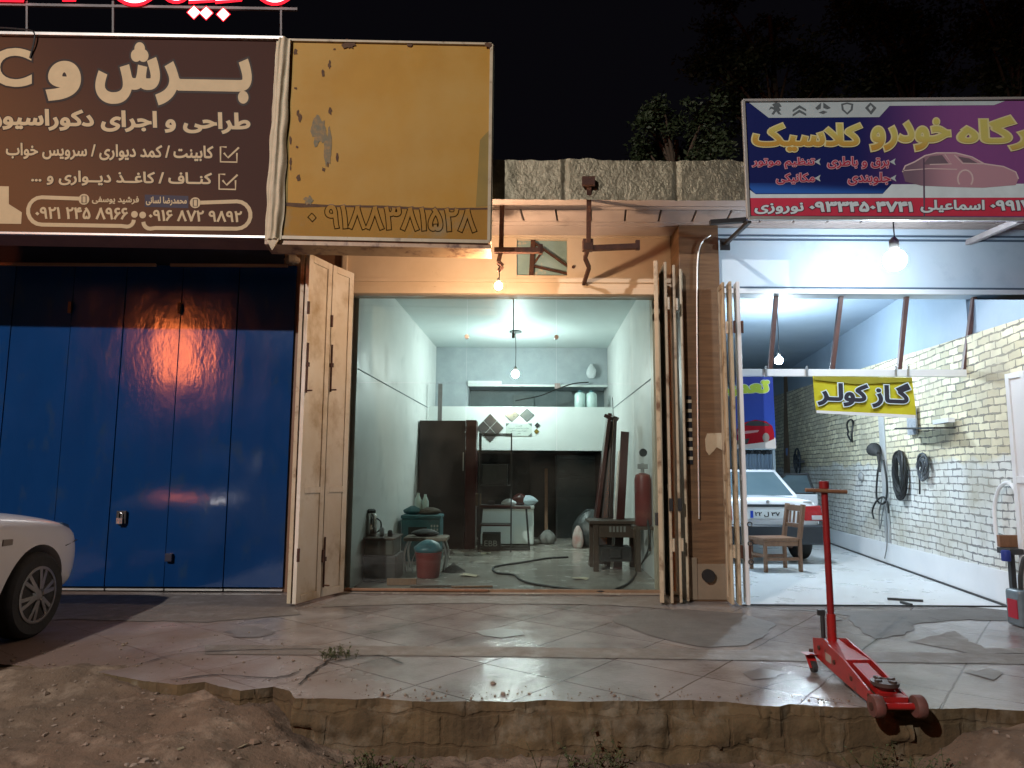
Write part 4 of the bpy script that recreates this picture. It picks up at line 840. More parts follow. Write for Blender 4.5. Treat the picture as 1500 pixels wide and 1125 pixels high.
mb.bar(at(-60, 6, NY + .03), at(436, 14, NY + .03), .025); mb.build('support_rod', pm('dull_rod', (.12, .11, .11), rough=.6), nn)
mb = MB(); mb.tube(curve([at(-20, 40, SY - .02), at(20, 42, SY - .02), at(48, 46, SY - .03), at(50, 60, SY - .03), at(44, 85, SY - .008)], 5), .008, 6); mb.build('cable', M_cord, nn)

# ------------------------------------------------------------------ blue garage sign
GS = 6.0
sg = thing('garage_sign', 'blue printed garage sign with painted purple glare, gold Persian lettering and car picture, upper right', 'sign', (5, GS, 3.3))
M_navy_glare = gradient('navy_print_glare', (.012, .018, .10), (.20, .07, .22), at(1240, 220, GS), at(1430, 230, GS), rough=.3, bump=.12, bscale=2, stretch=(6, 1, 1))  # purple end of the gradient is lamp glare painted into the print
mb = MB(); board(mb, [(1090, 150), (1780, 146), (1780, 322), (1097, 319)], GS, .07); mb.build('panel', M_navy_glare, sg)
mb = MB(); A_, B_, C_, D_ = at(1088, 148, GS), at(1780, 143, GS), at(1780, 323, GS), at(1096, 320, GS); o_ = Vector((0, -.006, 0))
mb.bar(A_ + o_, B_ + o_, .03, .022); mb.bar(D_ + o_, C_ + o_, .03, .03); mb.bar(A_ + o_, D_ + o_, .028, .03); mb.build('frame', M_alu, sg, bevel=.003)
M_pale = flat('pale_print', (.42, .50, .52)); M_sky = gradient('sky_blue_print', (.03, .12, .45), (.012, .02, .11), at(1200, 284, GS), at(1200, 268, GS), rough=.3); M_redp = flat('red_print', (.55, .045, .085)); M_whitep = flat('white_print', (.62, .74, .78))
M_gold = gradient('gold_print', (.50, .46, .13), (.46, .27, .055), at(1200, 190, GS), at(1200, 215, GS), rough=.3); M_goldo = flat('pale_gold_print', (.62, .58, .30)); M_pinko = flat('pink_outline_print', (.52, .30, .36)); M_redt = flat('crimson_print', (.36, .03, .06))
def patch(px, d, mat, name): mb = MB(); sheet(mb, px, GS - d); return mb.build(name, mat, sg, smooth=False)
patch([(1097, 150), (1472, 148), (1456, 154), (1303, 155), (1288, 171.5), (1126, 172.5)], .002, M_pale, 'white_header')
patch([(1093, 274), (1107, 284.5), (1293, 284), (1306, 270), (1780, 268), (1780, 291), (1093, 292)], .002, M_whitep, 'white_band')
patch([(1092, 268), (1308, 266), (1294, 283), (1106, 283.5)], .0025, M_sky, 'blue_band')
patch([(1095, 290), (1780, 289), (1780, 317), (1102, 316), (1095, 312)], .003, M_redp, 'red_band')
G2 = lambda body, box, o, mats, b=(.03, .065), s=0: duo(sg, body, box, s, b[0], b[1], mats, GS - .004)
gm = (M_gold, M_goldo)
G2('کلاسیک', (1102, 181, 1262, 222), 0, gm, (.035, .075)); G2('خودرو', (1275, 174, 1392, 221), 0, gm, (.03, .07)); G2('تعمیرگاه', (1403, 170, 1640, 220), 0, gm, (.03, .07))
rm = (M_redt, M_pinko)
G2('تنظیم موتور', (1102, 231, 1193, 247), 0, rm, (.01, .075)); G2('مکانیکی', (1137, 254, 1193, 270), 0, rm, (.01, .075)); G2('برق و باطری', (1212, 230, 1302, 247), 0, rm, (.01, .075)); G2('جلوبندی', (1242, 253, 1304, 271), 0, rm, (.01, .075))
wm_ = (M_whitep, flat('dark_outline_print', (.10, .03, .06)))
G2('نوروزی', (1105, 297, 1177, 314), 0, wm_, (.035, .075)); G2('۰۹۳۳۴۵۰۴۷۴۱', (1185, 295, 1337, 311), 0, wm_, (.045, .085)); G2('اسماعیلی', (1348, 293, 1442, 312), 0, wm_, (.035, .075)); G2('۰۹۹۱۷', (1450, 293, 1513, 309), 0, wm_, (.045, .085))
for cx, cy in ((1198, 237), (1198, 261), (1308, 237), (1309, 261)): patch([(cx + 4, cy - 5), (cx + 2, cy), (cx + 4, cy + 5), (cx - 5, cy)], .004, M_pale, 'arrow_mark')
M_emb = flat('emblem_grey', (.10, .12, .13)); M_embl = flat('emblem_light', (.55, .6, .6))
patch([(1131, 153), (1136, 150), (1142, 151), (1145, 156), (1141, 157), (1144, 161), (1141, 163), (1145, 168), (1140, 167), (1137, 163), (1133, 168), (1130, 167), (1134, 161), (1130, 159), (1126, 161), (1129, 156), (1134, 157)], .0035, M_emb, 'emblem')
for dy in (0, 6.5): patch([(1161, 161 + dy), (1171, 154 + dy), (1181, 160 + dy), (1181, 163 + dy), (1171, 158 + dy), (1161, 164 + dy)], .0035, M_emb, 'emblem')
for p in ([(1194, 158), (1203, 150), (1202, 159), (1197, 161)], [(1206, 150), (1217, 158), (1212, 160), (1206, 158)], [(1199, 165), (1206, 162), (1212, 164), (1206, 167)]): patch(p, .0035, M_emb, 'emblem')
patch([(1232, 152), (1241, 150), (1250, 152), (1249, 161), (1241, 168), (1233, 161)], .0035, M_emb, 'emblem'); patch([(1235, 154), (1241, 152.5), (1247, 154), (1246, 160), (1241, 165), (1236, 160)], .0042, M_pale, 'emblem_field')
patch([(1275, 150), (1284, 158), (1276, 168), (1267, 158)], .0035, M_emb, 'emblem'); patch([(1275.5, 154), (1279, 158), (1275.5, 163), (1272, 158)], .0042, M_pale, 'emblem_field')
M_ghost = gradient('ghost_car_print', (.17, .12, .16), (.42, .25, .30), at(1330, 260, GS), at(1400, 260, GS), rough=.3); M_line = flat('ghost_line_print', (.62, .50, .50))
car_px = [(1322, 252), (1326, 243), (1340, 237), (1355, 228), (1372, 224), (1400, 224), (1424, 230), (1442, 240), (1470, 244), (1488, 252), (1492, 262), (1488, 271), (1440, 275), (1400, 274), (1350, 272), (1326, 266)]
patch(car_px, .0035, M_ghost, 'car_picture')
stroke(car_px[:11], .012, GS - .0045, M_line, sg, 'car_line'); stroke([(1322, 250), (1360, 247), (1402, 248)], .008, GS - .0045, M_line, sg, 'car_line'); stroke(arc(1414, 262, 11, -40, 220, 12, 13), .014, GS - .0046, M_line, sg, 'car_line'); stroke([(1384, 226), (1394, 240), (1362, 241)], .009, GS - .0045, M_line, sg, 'car_line'); stroke([(1398, 227), (1410, 239), (1440, 240)], .009, GS - .0045, M_line, sg, 'car_line')
patch([(1352, 241), (1362, 229), (1380, 227), (1390, 240)], .004, flat('ghost_window_print', (.16, .12, .15)), 'car_window'); patch([(1403, 229), (1420, 232), (1434, 240), (1412, 239)], .004, MATS['ghost_window_print'], 'car_window')
mb = MB(); mb.bar(at(1353, 232, GS - .005), at(1354, 319, GS - .005), .012, .004); mb.build('seam', flat('seam_grey', (.12, .08, .12)), sg)
def strut(a, b, name, label, mat, wd=.05):
    t = thing(name, label, 'bracket', a); MB().bar(a, b, wd).build('arm', mat, t, bevel=.004); d = Vector(b) - Vector(a); MB().box(b[0] - .05, b[0] + .05, b[1] - .01, b[1] + .012, b[2] - .06, b[2] + .06).build('wall_plate', mat, t, bevel=.003); return t
strut(at(1098, 324, 6.2), at(1062, 358, 7.09), 'sign_bracket', 'dark iron strut under the left end of the garage sign', M_black, .035)
strut(at(1495, 322, 6.2), at(1414, 357, 7.26), 'sign_bracket', 'pale iron strut under the right part of the garage sign', pm('pale_strut', (.42, .37, .36), (.3, .25, .24), scale=8, rough=.5), .055)
mb = MB(); mb.bar(at(1040, 326, 6.3), at(1098, 322, 6.3), .05, .04); tag(mb.build('iron_stub', M_black), 'short dark iron stub between the pillar top and the garage sign', 'bracket')

# ------------------------------------------------------------------ rusty empty sign brackets over the shop
def bracket(label, post, arm, low):
    t = thing('sign_bracket', label, 'bracket', post[0])
    MB().bar(post[0], post[1], .045).build('post', M_rust, t, bevel=.003); MB().bar(arm[0], arm[1], .06, .05).bar(Vector(arm[1]) + Vector((0, 0, -.035)), Vector(arm[1]) + Vector((0, 0, .06)), .04).build('arm', M_rust, t, bevel=.003)
    mb = MB()
    for a, b in zip(low, low[1:]): mb.bar(a, b, .038)
    mb.build('stay', M_rust, t, bevel=.003); return t
B1 = 6.62
bracket('rusty iron bracket beside the yellow sign, holding the warm bulb', (at(736, 279, B1), at(734, 370, B1)), (at(724, 367, B1), at(792, 367, B1)), [at(734, 368, B1), at(730, 384, B1), at(736, 390, B1 + .02), at(730, 398, B1 + .02)])
b2 = bracket('rusty iron bracket hanging in front of the lintel, with one arm to the right', (at(863, 262, 6.36), at(862, 362, 6.66)), (at(860, 364, 6.66), at(934, 361, 6.66)), [at(862, 362, 6.66), at(857, 378, 6.9), at(863, 392, 7.1), at(855, 416, FY - .02)])
mb = MB(); mb.box(at(862, 262, 6.36).x - .06, at(862, 262, 6.36).x + .06, 6.34, 6.38, at(862, 272, 6.36).z, at(862, 262, 6.36).z + .02); mb.build('bracket_plate', M_rust, b2, bevel=.004)
mb = MB(); c = at(861, 360, 6.66); mb.box(c.x - .05, c.x + .05, c.y - .04, c.y + .05, c.z - .05, c.z + .06); mb.build('bracket_joint', M_rust, b2, bevel=.006)

# ------------------------------------------------------------------ lamps
def bulb(name, label, c, r, col, P, top, shape='globe'):
    c = Vector(c); t = thing(name, label, 'light bulb', c)
    m = emit(name + '_glow', col, P / (math.pi * 4 * math.pi * r * r))
    prof = [(r * math.sin(a) if a < 2.2 else max(r * .40, r * math.sin(a)), -r * math.cos(a)) for a in [0.08 + k * (2.75 - .08) / 12 for k in range(13)]]
    MB().lathe(c, prof, 20).build('globe', m, t)
    MB().lathe(c + Vector((0, 0, r * .93)), [(r * .42, 0), (r * .45, r * .3), (r * .42, r * .95), (r * .2, r * 1.25)], 14).build('socket', M_bulbglass, t)
    mb = MB(); mb.tube(curve([c + Vector((0, 0, r * 2.1)), (c + Vector(top)) / 2 + Vector((.006, 0, 0)), top], 5), .006, 6); mb.build('cord', M_cord, t); return t
bulb('light_bulb', 'small warm lit bulb hanging under the rusty bracket beside the yellow sign', at(730, 419, 6.58), .036, (1, .68, .42), E_WARM, at(731, 392, 6.62))
bulb('light_bulb', 'large white lit globe bulb hanging under the garage sign', at(1311, 381, 6.32), .098, (.70, .87, 1), E_FRONT, at(1308, 322, 6.32))
SB = at(755, 548, 11.8); bulb('light_bulb', 'white lit bulb hanging from the shop ceiling near the mezzanine', SB, .06, (.88, 1, .97), E_SHOP, (SB.x, 11.8, ZC - .02))
G1 = at(1141, 528, 9.6); bulb('light_bulb', 'white lit bulb inside the garage beside the first brown stay', G1, .052, (.74, .89, 1), E_INNER, (G1.x, 9.6, 3.54))
c = at(752, 490, 9.2); pd = thing('pendant_rod', 'thin unlit pendant rod hanging from the shop ceiling', 'pendant', c)
MB().tube([c, (c.x, c.y, ZC - .03)], .008, 6).build('rod', M_black, pd); MB().lathe(c + Vector((0, 0, -.05)), [(.01, 0), (.022, .01), (.022, .06), (.01, .08)], 12).build('socket', M_black, pd); MB().lathe((c.x, c.y, ZC - .03), [(.06, 0), (.05, .028)], 14).build('rose', M_black, pd)
c = Vector((SB.x, 11.8, ZC - .025)); MB().lathe(c, [(.11, 0), (.10, .02)], 18).build('ceiling_rose', flat('rose_grey', (.12, .13, .13)), bpy.data.objects['light_bulb.002'])

# ------------------------------------------------------------------ trees in the dark behind the roofs
M_leaf = pm('night_leaf', (.042, .062, .024), (.026, .04, .013), scale=2, rough=.6); M_bark = pm('bark', (.10, .07, .045), scale=6, rough=.9, bump=.4)
def tree(label, base, top, clumps, n, leaf, seed):
    r_ = random.Random(seed); t = thing('tree', label, 'tree', base, 'trees behind the roofs'); base = Vector(base); top = Vector(top)
    mb = MB(); mid = base.lerp(top, .5) + Vector((.15, 0, 0)); mb.tube(curve([base, mid, top], 6), [.16 - .11 * k / 12 for k in range(13)], 8)
    for c, rr in clumps:
        c = Vector(c); s = base.lerp(top, min(.95, max(.3, (c.z - base.z) / max(.1, top.z - base.z) - .15))); mb.tube(curve([s, s.lerp(c, .5) + Vector((0, 0, .12)), c], 4), [.05, .046, .042, .038, .034, .03, .025, .02, .015], 6)
    mb.build('trunk', M_bark, t); mb = MB(); tot = sum(rr ** 2 for _, rr in clumps)
    for c, rr in clumps:
        c = Vector(c); sub = [c + Vector((r_.gauss(0, 1), r_.gauss(0, 1), r_.gauss(0, .7))) * rr * .5 for _ in range(max(5, int(16 * rr)))]
        for k in range(int(n * rr * rr / tot)):
            s = r_.choice(sub); d = Vector((r_.gauss(0, 1), r_.gauss(0, 1), r_.gauss(0, .8))) * rr * .2; p = s + d
            a = Vector((r_.gauss(0, 1), r_.gauss(0, 1), r_.gauss(0, .6))).normalized(); b = a.cross(Vector((r_.gauss(0, 1), r_.gauss(0, 1), r_.gauss(0, 1)))).normalized(); l = leaf * r_.uniform(.6, 1.3)
            mb.quad(p, p + a * l * .5 + b * l * .22, p + a * l, p + a * l * .5 - b * l * .22)
    mb.build('crown', M_leaf, t, smooth=False); return t
def rc(cx, cz, w, h, Y, n, r, seed):
    q = random.Random(seed); return [((cx + q.uniform(-w, w), Y + q.uniform(-.8, .8), cz + q.uniform(-h, h)), r * q.uniform(.7, 1.25)) for _ in range(n)]
c = at(990, 205, 12.5); tree('low dark bushy tree just above the silver parapet', (c.x, 12.5, 0), (c.x, 12.5, c.z), rc(c.x, c.z - .15, .9, .35, 12.5, 9, .42, 3) + [(tuple(at(940, 175, 12.5)), .25)], 6500, .10, 5)
c = at(1130, 80, 16); tree('tall dark tree left of centre behind the garage sign', (c.x, 16, 0), (c.x, 16, c.z + 1), rc(c.x, c.z, 1.6, 1.2, 16, 14, .62, 8), 9000, .14, 6)
c = at(1330, 70, 17); tree('tall dark tree above the middle of the garage sign', (c.x, 17, 0), (c.x, 17, c.z + 1), rc(c.x, c.z + .2, 1.5, 1.4, 17, 14, .65, 9), 9000, .14, 7)
c = at(1480, 70, 15); tree('dark tree at the right edge above the garage sign', (c.x, 15, 0), (c.x, 15, c.z + 1), rc(c.x, c.z + .1, 1.1, 1.1, 15, 11, .6, 10), 7500, .13, 8)
# ------------------------------------------------------------------ red trolley jack
J0 = Vector((2.03, 4.72, 0)); J1 = Vector((2.0, 3.84, 0))
jk = thing('trolley_jack', 'red garage floor jack with tall upright handle at the broken pavement edge', 'floor jack', J0)
def P(s, x, z): d = (J1 - J0); n = Vector((1, 0, 0)); return J0 + d * s + n * x + Vector((0, 0, z))
for sx in (-1, 1):
    mb = MB(); pr = [P(-.02, .07 * sx, .09), P(-.03, .07 * sx, .195), P(.14, .07 * sx, .225), P(.52, .075 * sx, .175), P(.92, .08 * sx, .085), P(1.0, .08 * sx, .05), P(.9, .08 * sx, .03), P(.45, .075 * sx, .055)]
    mb.prism(pr, (.012 * sx, 0, 0)); mb.build('side_plate', M_red, jk, bevel=.002)
mb = MB(); mb.hexa([P(.02, -.068, .15), P(.02, .068, .15), P(.50, .073, .13), P(.50, -.073, .13), P(.02, -.068, .198), P(.02, .068, .198), P(.50, .073, .176), P(.50, -.073, .176)]); mb.build('top_plate', M_red, jk, bevel=.004)
mb = MB(); mb.hexa([P(.53, -.045, .12), P(.53, .045, .12), P(.90, .045, .065), P(.90, -.045, .065), P(.53, -.045, .165), P(.53, .045, .165), P(.90, .045, .10), P(.90, -.045, .10)]); mb.build('lifting_arm', M_red, jk, bevel=.004)
c = P(.86, 0, .135); mb = MB(); mb.lathe(c, [(.04, -.03), (.068, -.008), (.072, .012), (.05, .016), (.045, .010)], 20)
for k in range(4): a = k * 1.5708 + .4; mb.bar(c + Vector((math.cos(a) * .03, math.sin(a) * .03, .016)), c + Vector((math.cos(a) * .066, math.sin(a) * .066, .018)), .02, .014)
mb.build('saddle', pm('worn_saddle', (.12, .08, .07), (.06, .045, .04), scale=14, rough=.5, metal=.3, bump=.2), jk)
ax = MB(); ax.cyl(P(1.0, -.125, .056), P(1.0, .125, .056), .017, n=12); ax.box(P(1, -.068, 0).x, P(1, .068, 0).x, P(.98, 0, 0).y, P(.90, 0, 0).y, .045, .095); ax.build('front_axle', M_red, jk, bevel=.003)
for sx in (-1, 1):
    x = .108 * sx; c = P(1.0, x, .056)
    w_ = MB().lathe(c, [(.02, -.026), (.052, -.025), (.057, -.017), (.057, .017), (.052, .025), (.02, .026)], 22, 'x').build('wheel', pm('worn_red_wheel', (.16, .045, .035), (.09, .05, .04), scale=12, rough=.7, bump=.2) if 'worn_red_wheel' not in MATS else MATS['worn_red_wheel'], jk)
    MB().lathe(c + Vector((.028 * sx, 0, 0)), [(.02, -.004), (.02, .006), (.01, .009)], 12, 'x').build('hub', M_rust, w_)
    b = P(.02, .112 * sx, 0)
    MB().hexa([b + Vector(q) for q in ((-.05, -.04, .108), (.05, -.04, .108), (.05, .04, .108), (-.05, .04, .108), (-.05, -.04, 0.107), (.05, -.04, 0.107), (.05, .04, 0.107), (-.05, .04, 0.107))]).hexa([b + Vector(q) for q in ((-.025, -.045, .03), (.025, -.045, .03), (.03, .03, 0.107), (-.03, .03, 0.107), (-.028, -.035, .03), (.028, -.02, .03), (.03, .045, 0.107), (-.03, .045, 0.107))]).build('caster_bracket', M_red, jk, bevel=.003)
    MB().lathe(b + Vector((0, -.03, .034)), [(.012, -.016), (.034, -.014), (.034, .014), (.012, .016)], 16, 'x').build('caster', M_rubber, jk)
    MB().cyl(b + Vector((0, 0, .118)), b + Vector((0, 0, .135)), .014, n=8).build('bolt', M_rust, jk)
for sx in (-1, 1):
    for (ss, zz_) in ((.10, .16), (.36, .13), (.62, .10), (.86, .07)):
        q_ = P(ss, .088 * sx, zz_); MB().cyl(q_ - Vector((.008 * sx, 0, 0)), q_ + Vector((.006 * sx, 0, 0)), .014, n=6).build('bolt', M_rust, jk)
MB().hexa([P(.515, -.062, .10), P(.515, .062, .10), P(.95, .066, .05), P(.95, -.066, .05), P(.515, -.062, .108), P(.515, .062, .108), P(.95, .066, .058), P(.95, -.066, .058)]).build('base_plate', M_rust, jk)
q_ = P(.28, -.084, .13); MB().hexa([q_ + Vector(v) for v in ((0, .06, -.02), (-.002, .06, -.02), (-.002, -.06, -.028), (0, -.06, -.028), (0, .06, .025), (-.002, .06, .025), (-.002, -.06, .017), (0, -.06, .017))]).build('name_plate', flat('worn_plate', (.35, .30, .26)), jk)
hb = P(.06, .012, .19); ht = at(1222, 716, hb.y); htop = Vector((hb.x - .005, hb.y, ht.z))
MB().cyl(hb, hb + Vector((0, 0, .17)), .028, n=14).build('handle_socket', M_red, jk)
hd_ = MB().cyl(hb + Vector((0, 0, .05)), htop, .021, n=14).cyl(htop, htop + Vector((0, 0, .05)), .031, n=14).build('handle', M_redmetal, jk, bevel=.003)
zz = at(1226, 719, hb.y).z - .005
MB().cyl((htop.x - .135, hb.y - .032, zz + .01), (htop.x + .13, hb.y - .032, zz), .0135, n=10).build('crossbar', M_wood, jk)
mb = MB(); q = hb + Vector((-.055, .0, .02)); mb.cyl(q, q + Vector((0, 0, .14)), .014, n=10); mb.box(q.x - .03, q.x + .015, q.y - .01, q.y + .01, q.z + .14, q.z + .175); mb.build('release_lever', M_black, jk)

# ------------------------------------------------------------------ cars
def shell(st, n_top=5):
    mb = MB(); rings = []
    for y, w_, zb_, zt_ in st:
        h = zt_ - zb_; half = [(0, zb_), (w_ * .82, zb_), (w_ * .95, zb_ + h * .10), (w_ * .995, zb_ + h * .38), (w_, zb_ + h * .62), (w_ * .975, zb_ + h * .84), (w_ * .90, zb_ + h * .955), (w_ * .6, zt_ + .012), (0, zt_ + .02)]
        rings.append([mb.vert((x, y, z)) for x, z in half] + [mb.vert((-x, y, z)) for x, z in half[-2:0:-1]])
    n = len(rings[0])
    for a, b in zip(rings, rings[1:]):
        for k in range(n): mb.face((a[k], a[(k + 1) % n], b[(k + 1) % n], b[k]))
    mb.face(rings[0]); mb.face(rings[-1][::-1]); return mb
def cut(obj, cutters, sub=2):
    md = obj.modifiers.new('s', 'SUBSURF'); md.levels = sub; md.render_levels = sub; tmp = []
    for mb in cutters:
        c = mb.build('cutter', M_rubber); tmp.append(c); b = obj.modifiers.new('b', 'BOOLEAN'); b.operation = 'DIFFERENCE'; b.object = c; b.solver = 'EXACT'
    dg = bpy.context.evaluated_depsgraph_get(); dg.update(); me = bpy.data.meshes.new_from_object(obj.evaluated_get(dg)); obj.modifiers.clear(); obj.data = me
    bm = bmesh.new(); bm.from_mesh(me)
    for f in bm.faces: f.smooth = True
    for e in bm.edges: e.smooth = not (len(e.link_faces) == 2 and e.calc_face_angle(0) > R(35))
    bm.to_mesh(me); bm.free()
    for c in tmp: bpy.data.objects.remove(c)
def road_wheel(parent, c, r, wd, side, rim_mat, spokes=6, detailed=True):
    c = Vector(c); s = side; h = wd / 2
    hub = bpy.data.objects.new('wheel', None); 
    tyre = MB().lathe(c, [(r * .66, -h * .92), (r * .9, -h), (r * .975, -h * .8), (r, -h * .55), (r, h * .55), (r * .975, h * .8), (r * .9, h), (r * .66, h * .92)], 40, 'x').build('wheel', M_rubber, parent)
    mb = MB(); f = c + Vector((s * h * .86, 0, 0))
    if detailed:
        rim = MB().lathe(c + Vector((s * h * .5, 0, 0)), [(r * .655, 0), (r * .67, .001), (r * .67, h * .5), (r * .60, h * .52), (r * .58, .001)] if s > 0 else [(r * .58, -.001), (r * .60, -h * .52), (r * .67, -h * .5), (r * .67, -.001), (r * .655, 0)], 40, 'x')
        for k in range(spokes):
            a = 2 * math.pi * k / spokes + .26
            for da in (-.17, .17):
                p0 = f + Vector((s * .012, math.cos(a + da * .4) * r * .13, math.sin(a + da * .4) * r * .13)); p1 = f + Vector((-s * .004, math.cos(a + da) * r * .61, math.sin(a + da) * r * .61))
                rim.bar(p0, p1, .030, .03, up=(1, 0, 0))
        rim.lathe(f, [(r * .19, -.01), (r * .19, .008), (r * .1, .018)] if s > 0 else [(r * .1, -.018), (r * .19, -.008), (r * .19, .01)], 18, 'x')
        rim.build('rim', rim_mat, tyre, bevel=.004)
        MB().lathe(c + Vector((s * h * .28, 0, 0)), [(r * .3, -.01), (r * .645, -.008), (r * .645, .008), (r * .3, .01)], 30, 'x').build('brake_disc', M_black, tyre)
    else:
        MB().lathe(c + Vector((s * h * .86, 0, 0)), [(r * .64, -.01), (r * .64, .01), (r * .2, .02)] if s > 0 else [(r * .2, -.02), (r * .64, -.01), (r * .64, .01)], 30, 'x').build('rim', rim_mat, tyre)
def car(label, loc, rz, st, wy, wr_, gh, rear=False, wx=.70):
    t = thing('car', label, 'car', loc)
    body = shell(st).build('body', M_carwhite, t)
    # body mesh is built round the origin; move it under the thing
    for v in body.data.vertices: v.co += Vector(loc)
    cuts = []
    for y in wy:
        for s in (-1, 1):
            cuts.append(MB().cyl(Vector(loc) + Vector((s * .48, y, wr_)), Vector(loc) + Vector((s * 1.1, y, wr_)), wr_ * 1.17, n=36))
    cut(body, cuts); return t, body
# white car parked nose-in at the left edge
stL = [(-2.1, .60, .42, .82), (-2.05, .74, .30, .90), (-1.8, .80, .24, .95), (-1.2, .83, .22, .97), (-.5, .83, .21, .97), (.35, .83, .21, .97), (.8, .83, .21, .955), (1.25, .825, .22, .915), (1.62, .80, .24, .86), (1.86, .74, .26, .80), (1.97, .62, .29, .73), (2.02, .48, .34, .66)]
LC = Vector((-4.37, 4.22, 0))
def build_at(mb_fn, t, name, mat, **k):            # geometry given in car coordinates
    mb = mb_fn; 
    for i in range(len(mb.v)): mb.v[i] = mb.v[i] + WLOC[t]
    return mb.build(name, mat, t, **k)
MB_ = MB
def car_build(label, loc, st, wheels, wr_):
    t = thing('car', label, 'car', loc); b = build_at(shell(st), t, 'body', M_carwhite)
    L = Vector(loc)
    cut(b, [MB().cyl(L + Vector((s * .47, y, wr_)), L + Vector((s * 1.2, y, wr_)), wr_ * 1.18, n=40) for y in wheels for s in (-1, 1)])
    return t, b
t, b = car_build('front of a white car with alloy wheels parked nose-in at the blue doors, left edge', LC, stL, (1.25, -1.3), .312)
for y in (1.25, -1.3):
    for s in (-1, 1): road_wheel(t, LC + Vector((s * .735, y, .312)), .312, .20, s, M_steel, 6, True)
def greenhouse(t, base, roof, z0, z1):
    (yb0, yb1, wb), (yr0, yr1, wr2) = base, roof
    build_at(MB().hexa([(-wb, yb0, z0), (wb, yb0, z0), (wb, yb1, z0), (-wb, yb1, z0), (-wr2, yr0, z1), (wr2, yr0, z1), (wr2, yr1, z1 - .01), (-wr2, yr1, z1 - .01)]), t, 'roof', M_carwhite, bevel=.045, bseg=3)
    def pane(q, name, k0=.06, k1=.94, kb=.06, kt=.9, off=.006):
        a, b_, c, d = [Vector(x) for x in q]; n = (b_ - a).cross(d - a).normalized(); f = lambda s, t_: (a.lerp(b_, s)).lerp(d.lerp(c, s), t_) + n * off
        build_at(MB().hexa([f(k0, kb) - n * .004, f(k1, kb) - n * .004, f(k1, kt) - n * .004, f(k0, kt) - n * .004, f(k0, kb), f(k1, kb), f(k1, kt), f(k0, kt)]), t, name, M_darkglass, bevel=.0)
    pane(((-wb, yb0, z0), (wb, yb0, z0), (wr2, yr0, z1), (-wr2, yr0, z1)), 'rear_window')
    pane(((wb, yb1, z0), (-wb, yb1, z0), (-wr2, yr1, z1), (wr2, yr1, z1)), 'windscreen')
    for s in (1, -1):
        q = [(s * wb, yb0, z0), (s * wb, yb1, z0), (s * wr2, yr1, z1), (s * wr2, yr0, z1)]
        if s < 0: q = [q[1], q[0], q[3], q[2]]
        pane(q, 'side_window', .08, .47, .08, .88); pane(q, 'side_window', .50, .90, .08, .88)
greenhouse(t, (-1.55, .75, .72), (-1.0, .0, .58), .95, 1.43)
def side_strip(t, st, pts, name, mat, off=.006, s=1):
    import bisect
    def wz(y, z):
        for a, c in zip(st, st[1:]):
            if a[0] <= y <= c[0]:
                k = (y - a[0]) / (c[0] - a[0]); w_, zb_, zt_ = [a[i] + (c[i] - a[i]) * k for i in (1, 2, 3)]; u = (z - zb_) / (zt_ - zb_)
                xs2 = [.82, .95, .995, 1, .975, .90]; us = [0, .1, .38, .62, .84, .955]
                return w_ * float(np.interp(u, us, xs2))
        return st[-1][1]
    return build_at(MB().prism([(s * (wz(y, z) - .012 + off), y, z) for y, z in pts], (s * .012, 0, 0)), t, name, mat, bevel=.003)
side_strip(t, stL, [(.83, .71), (.93, .71), (.94, .75), (.84, .755)], 'side_marker', pm('marker_lens', (.25, .22, .20), rough=.2))
# headlamp, bumper split, door seam
hl = build_at(MB().hexa([(.50, 1.93, .66), (.70, 1.84, .66), (.715, 1.74, .70), (.55, 1.80, .70), (.52, 1.86, .79), (.69, 1.79, .79), (.71, 1.66, .82), (.55, 1.72, .82)]), t, 'headlight', pm('lamp_lens', (.05, .09, .16), (.04, .07, .12), rough=.08), bevel=.01)
build_at(MB().hexa([(-.50, 1.93, .66), (-.70, 1.84, .66), (-.715, 1.74, .70), (-.55, 1.80, .70), (-.52, 1.86, .79), (-.69, 1.79, .79), (-.71, 1.66, .82), (-.55, 1.72, .82)]), t, 'headlight', MATS['lamp_lens'], bevel=.01)
for s in (1, -1):
    side_strip(t, stL, [(.42, .26), (.428, .26), (.41, .60), (.36, .93), (.352, .93), (.402, .60)], 'door_seam', M_black, -.003 + .001, s); side_strip(t, stL, [(1.60, .64), (1.61, .635), (1.86, .655), (1.86, .662)], 'bumper_seam', M_black, -.004, s)
    side_strip(t, stL, [(-.95, .20), (.82, .20), (.86, .27), (-.95, .27)], 'sill_panel', M_carwhite, .004, s)
# white sedan inside the garage, rear towards the street
stG = [(-2.0, .62, .52, .84), (-1.96, .72, .34, .885), (-1.8, .775, .28, .895), (-1.3, .79, .24, .90), (-.6, .80, .22, .90), (.4, .80, .22, .90), (.9, .80, .22, .88), (1.4, .785, .24, .83), (1.8, .74, .28, .76), (1.95, .62, .33, .68)]
GC = Vector((3.56, 11.98, .005))
t, b = car_build('white saloon car with dark rear bumper parked inside the garage, one door open', GC, stG, (-1.38, 1.15), .285)
for y in (-1.38, 1.15):
    for s in (-1, 1): road_wheel(t, GC + Vector((s * .66, y, .285)), .285, .18, s, M_steel, 6, False)
greenhouse(t, (-1.38, .85, .70), (-.82, .1, .56), .885, 1.29)
build_at(MB().hexa([(-.80, -2.06, .26), (.80, -2.06, .26), (.83, -1.45, .28), (-.83, -1.45, .28), (-.81, -2.08, .53), (.81, -2.08, .53), (.825, -1.45, .53), (-.825, -1.45, .53)]), t, 'bumper', M_bumper, bevel=.045, bseg=3)
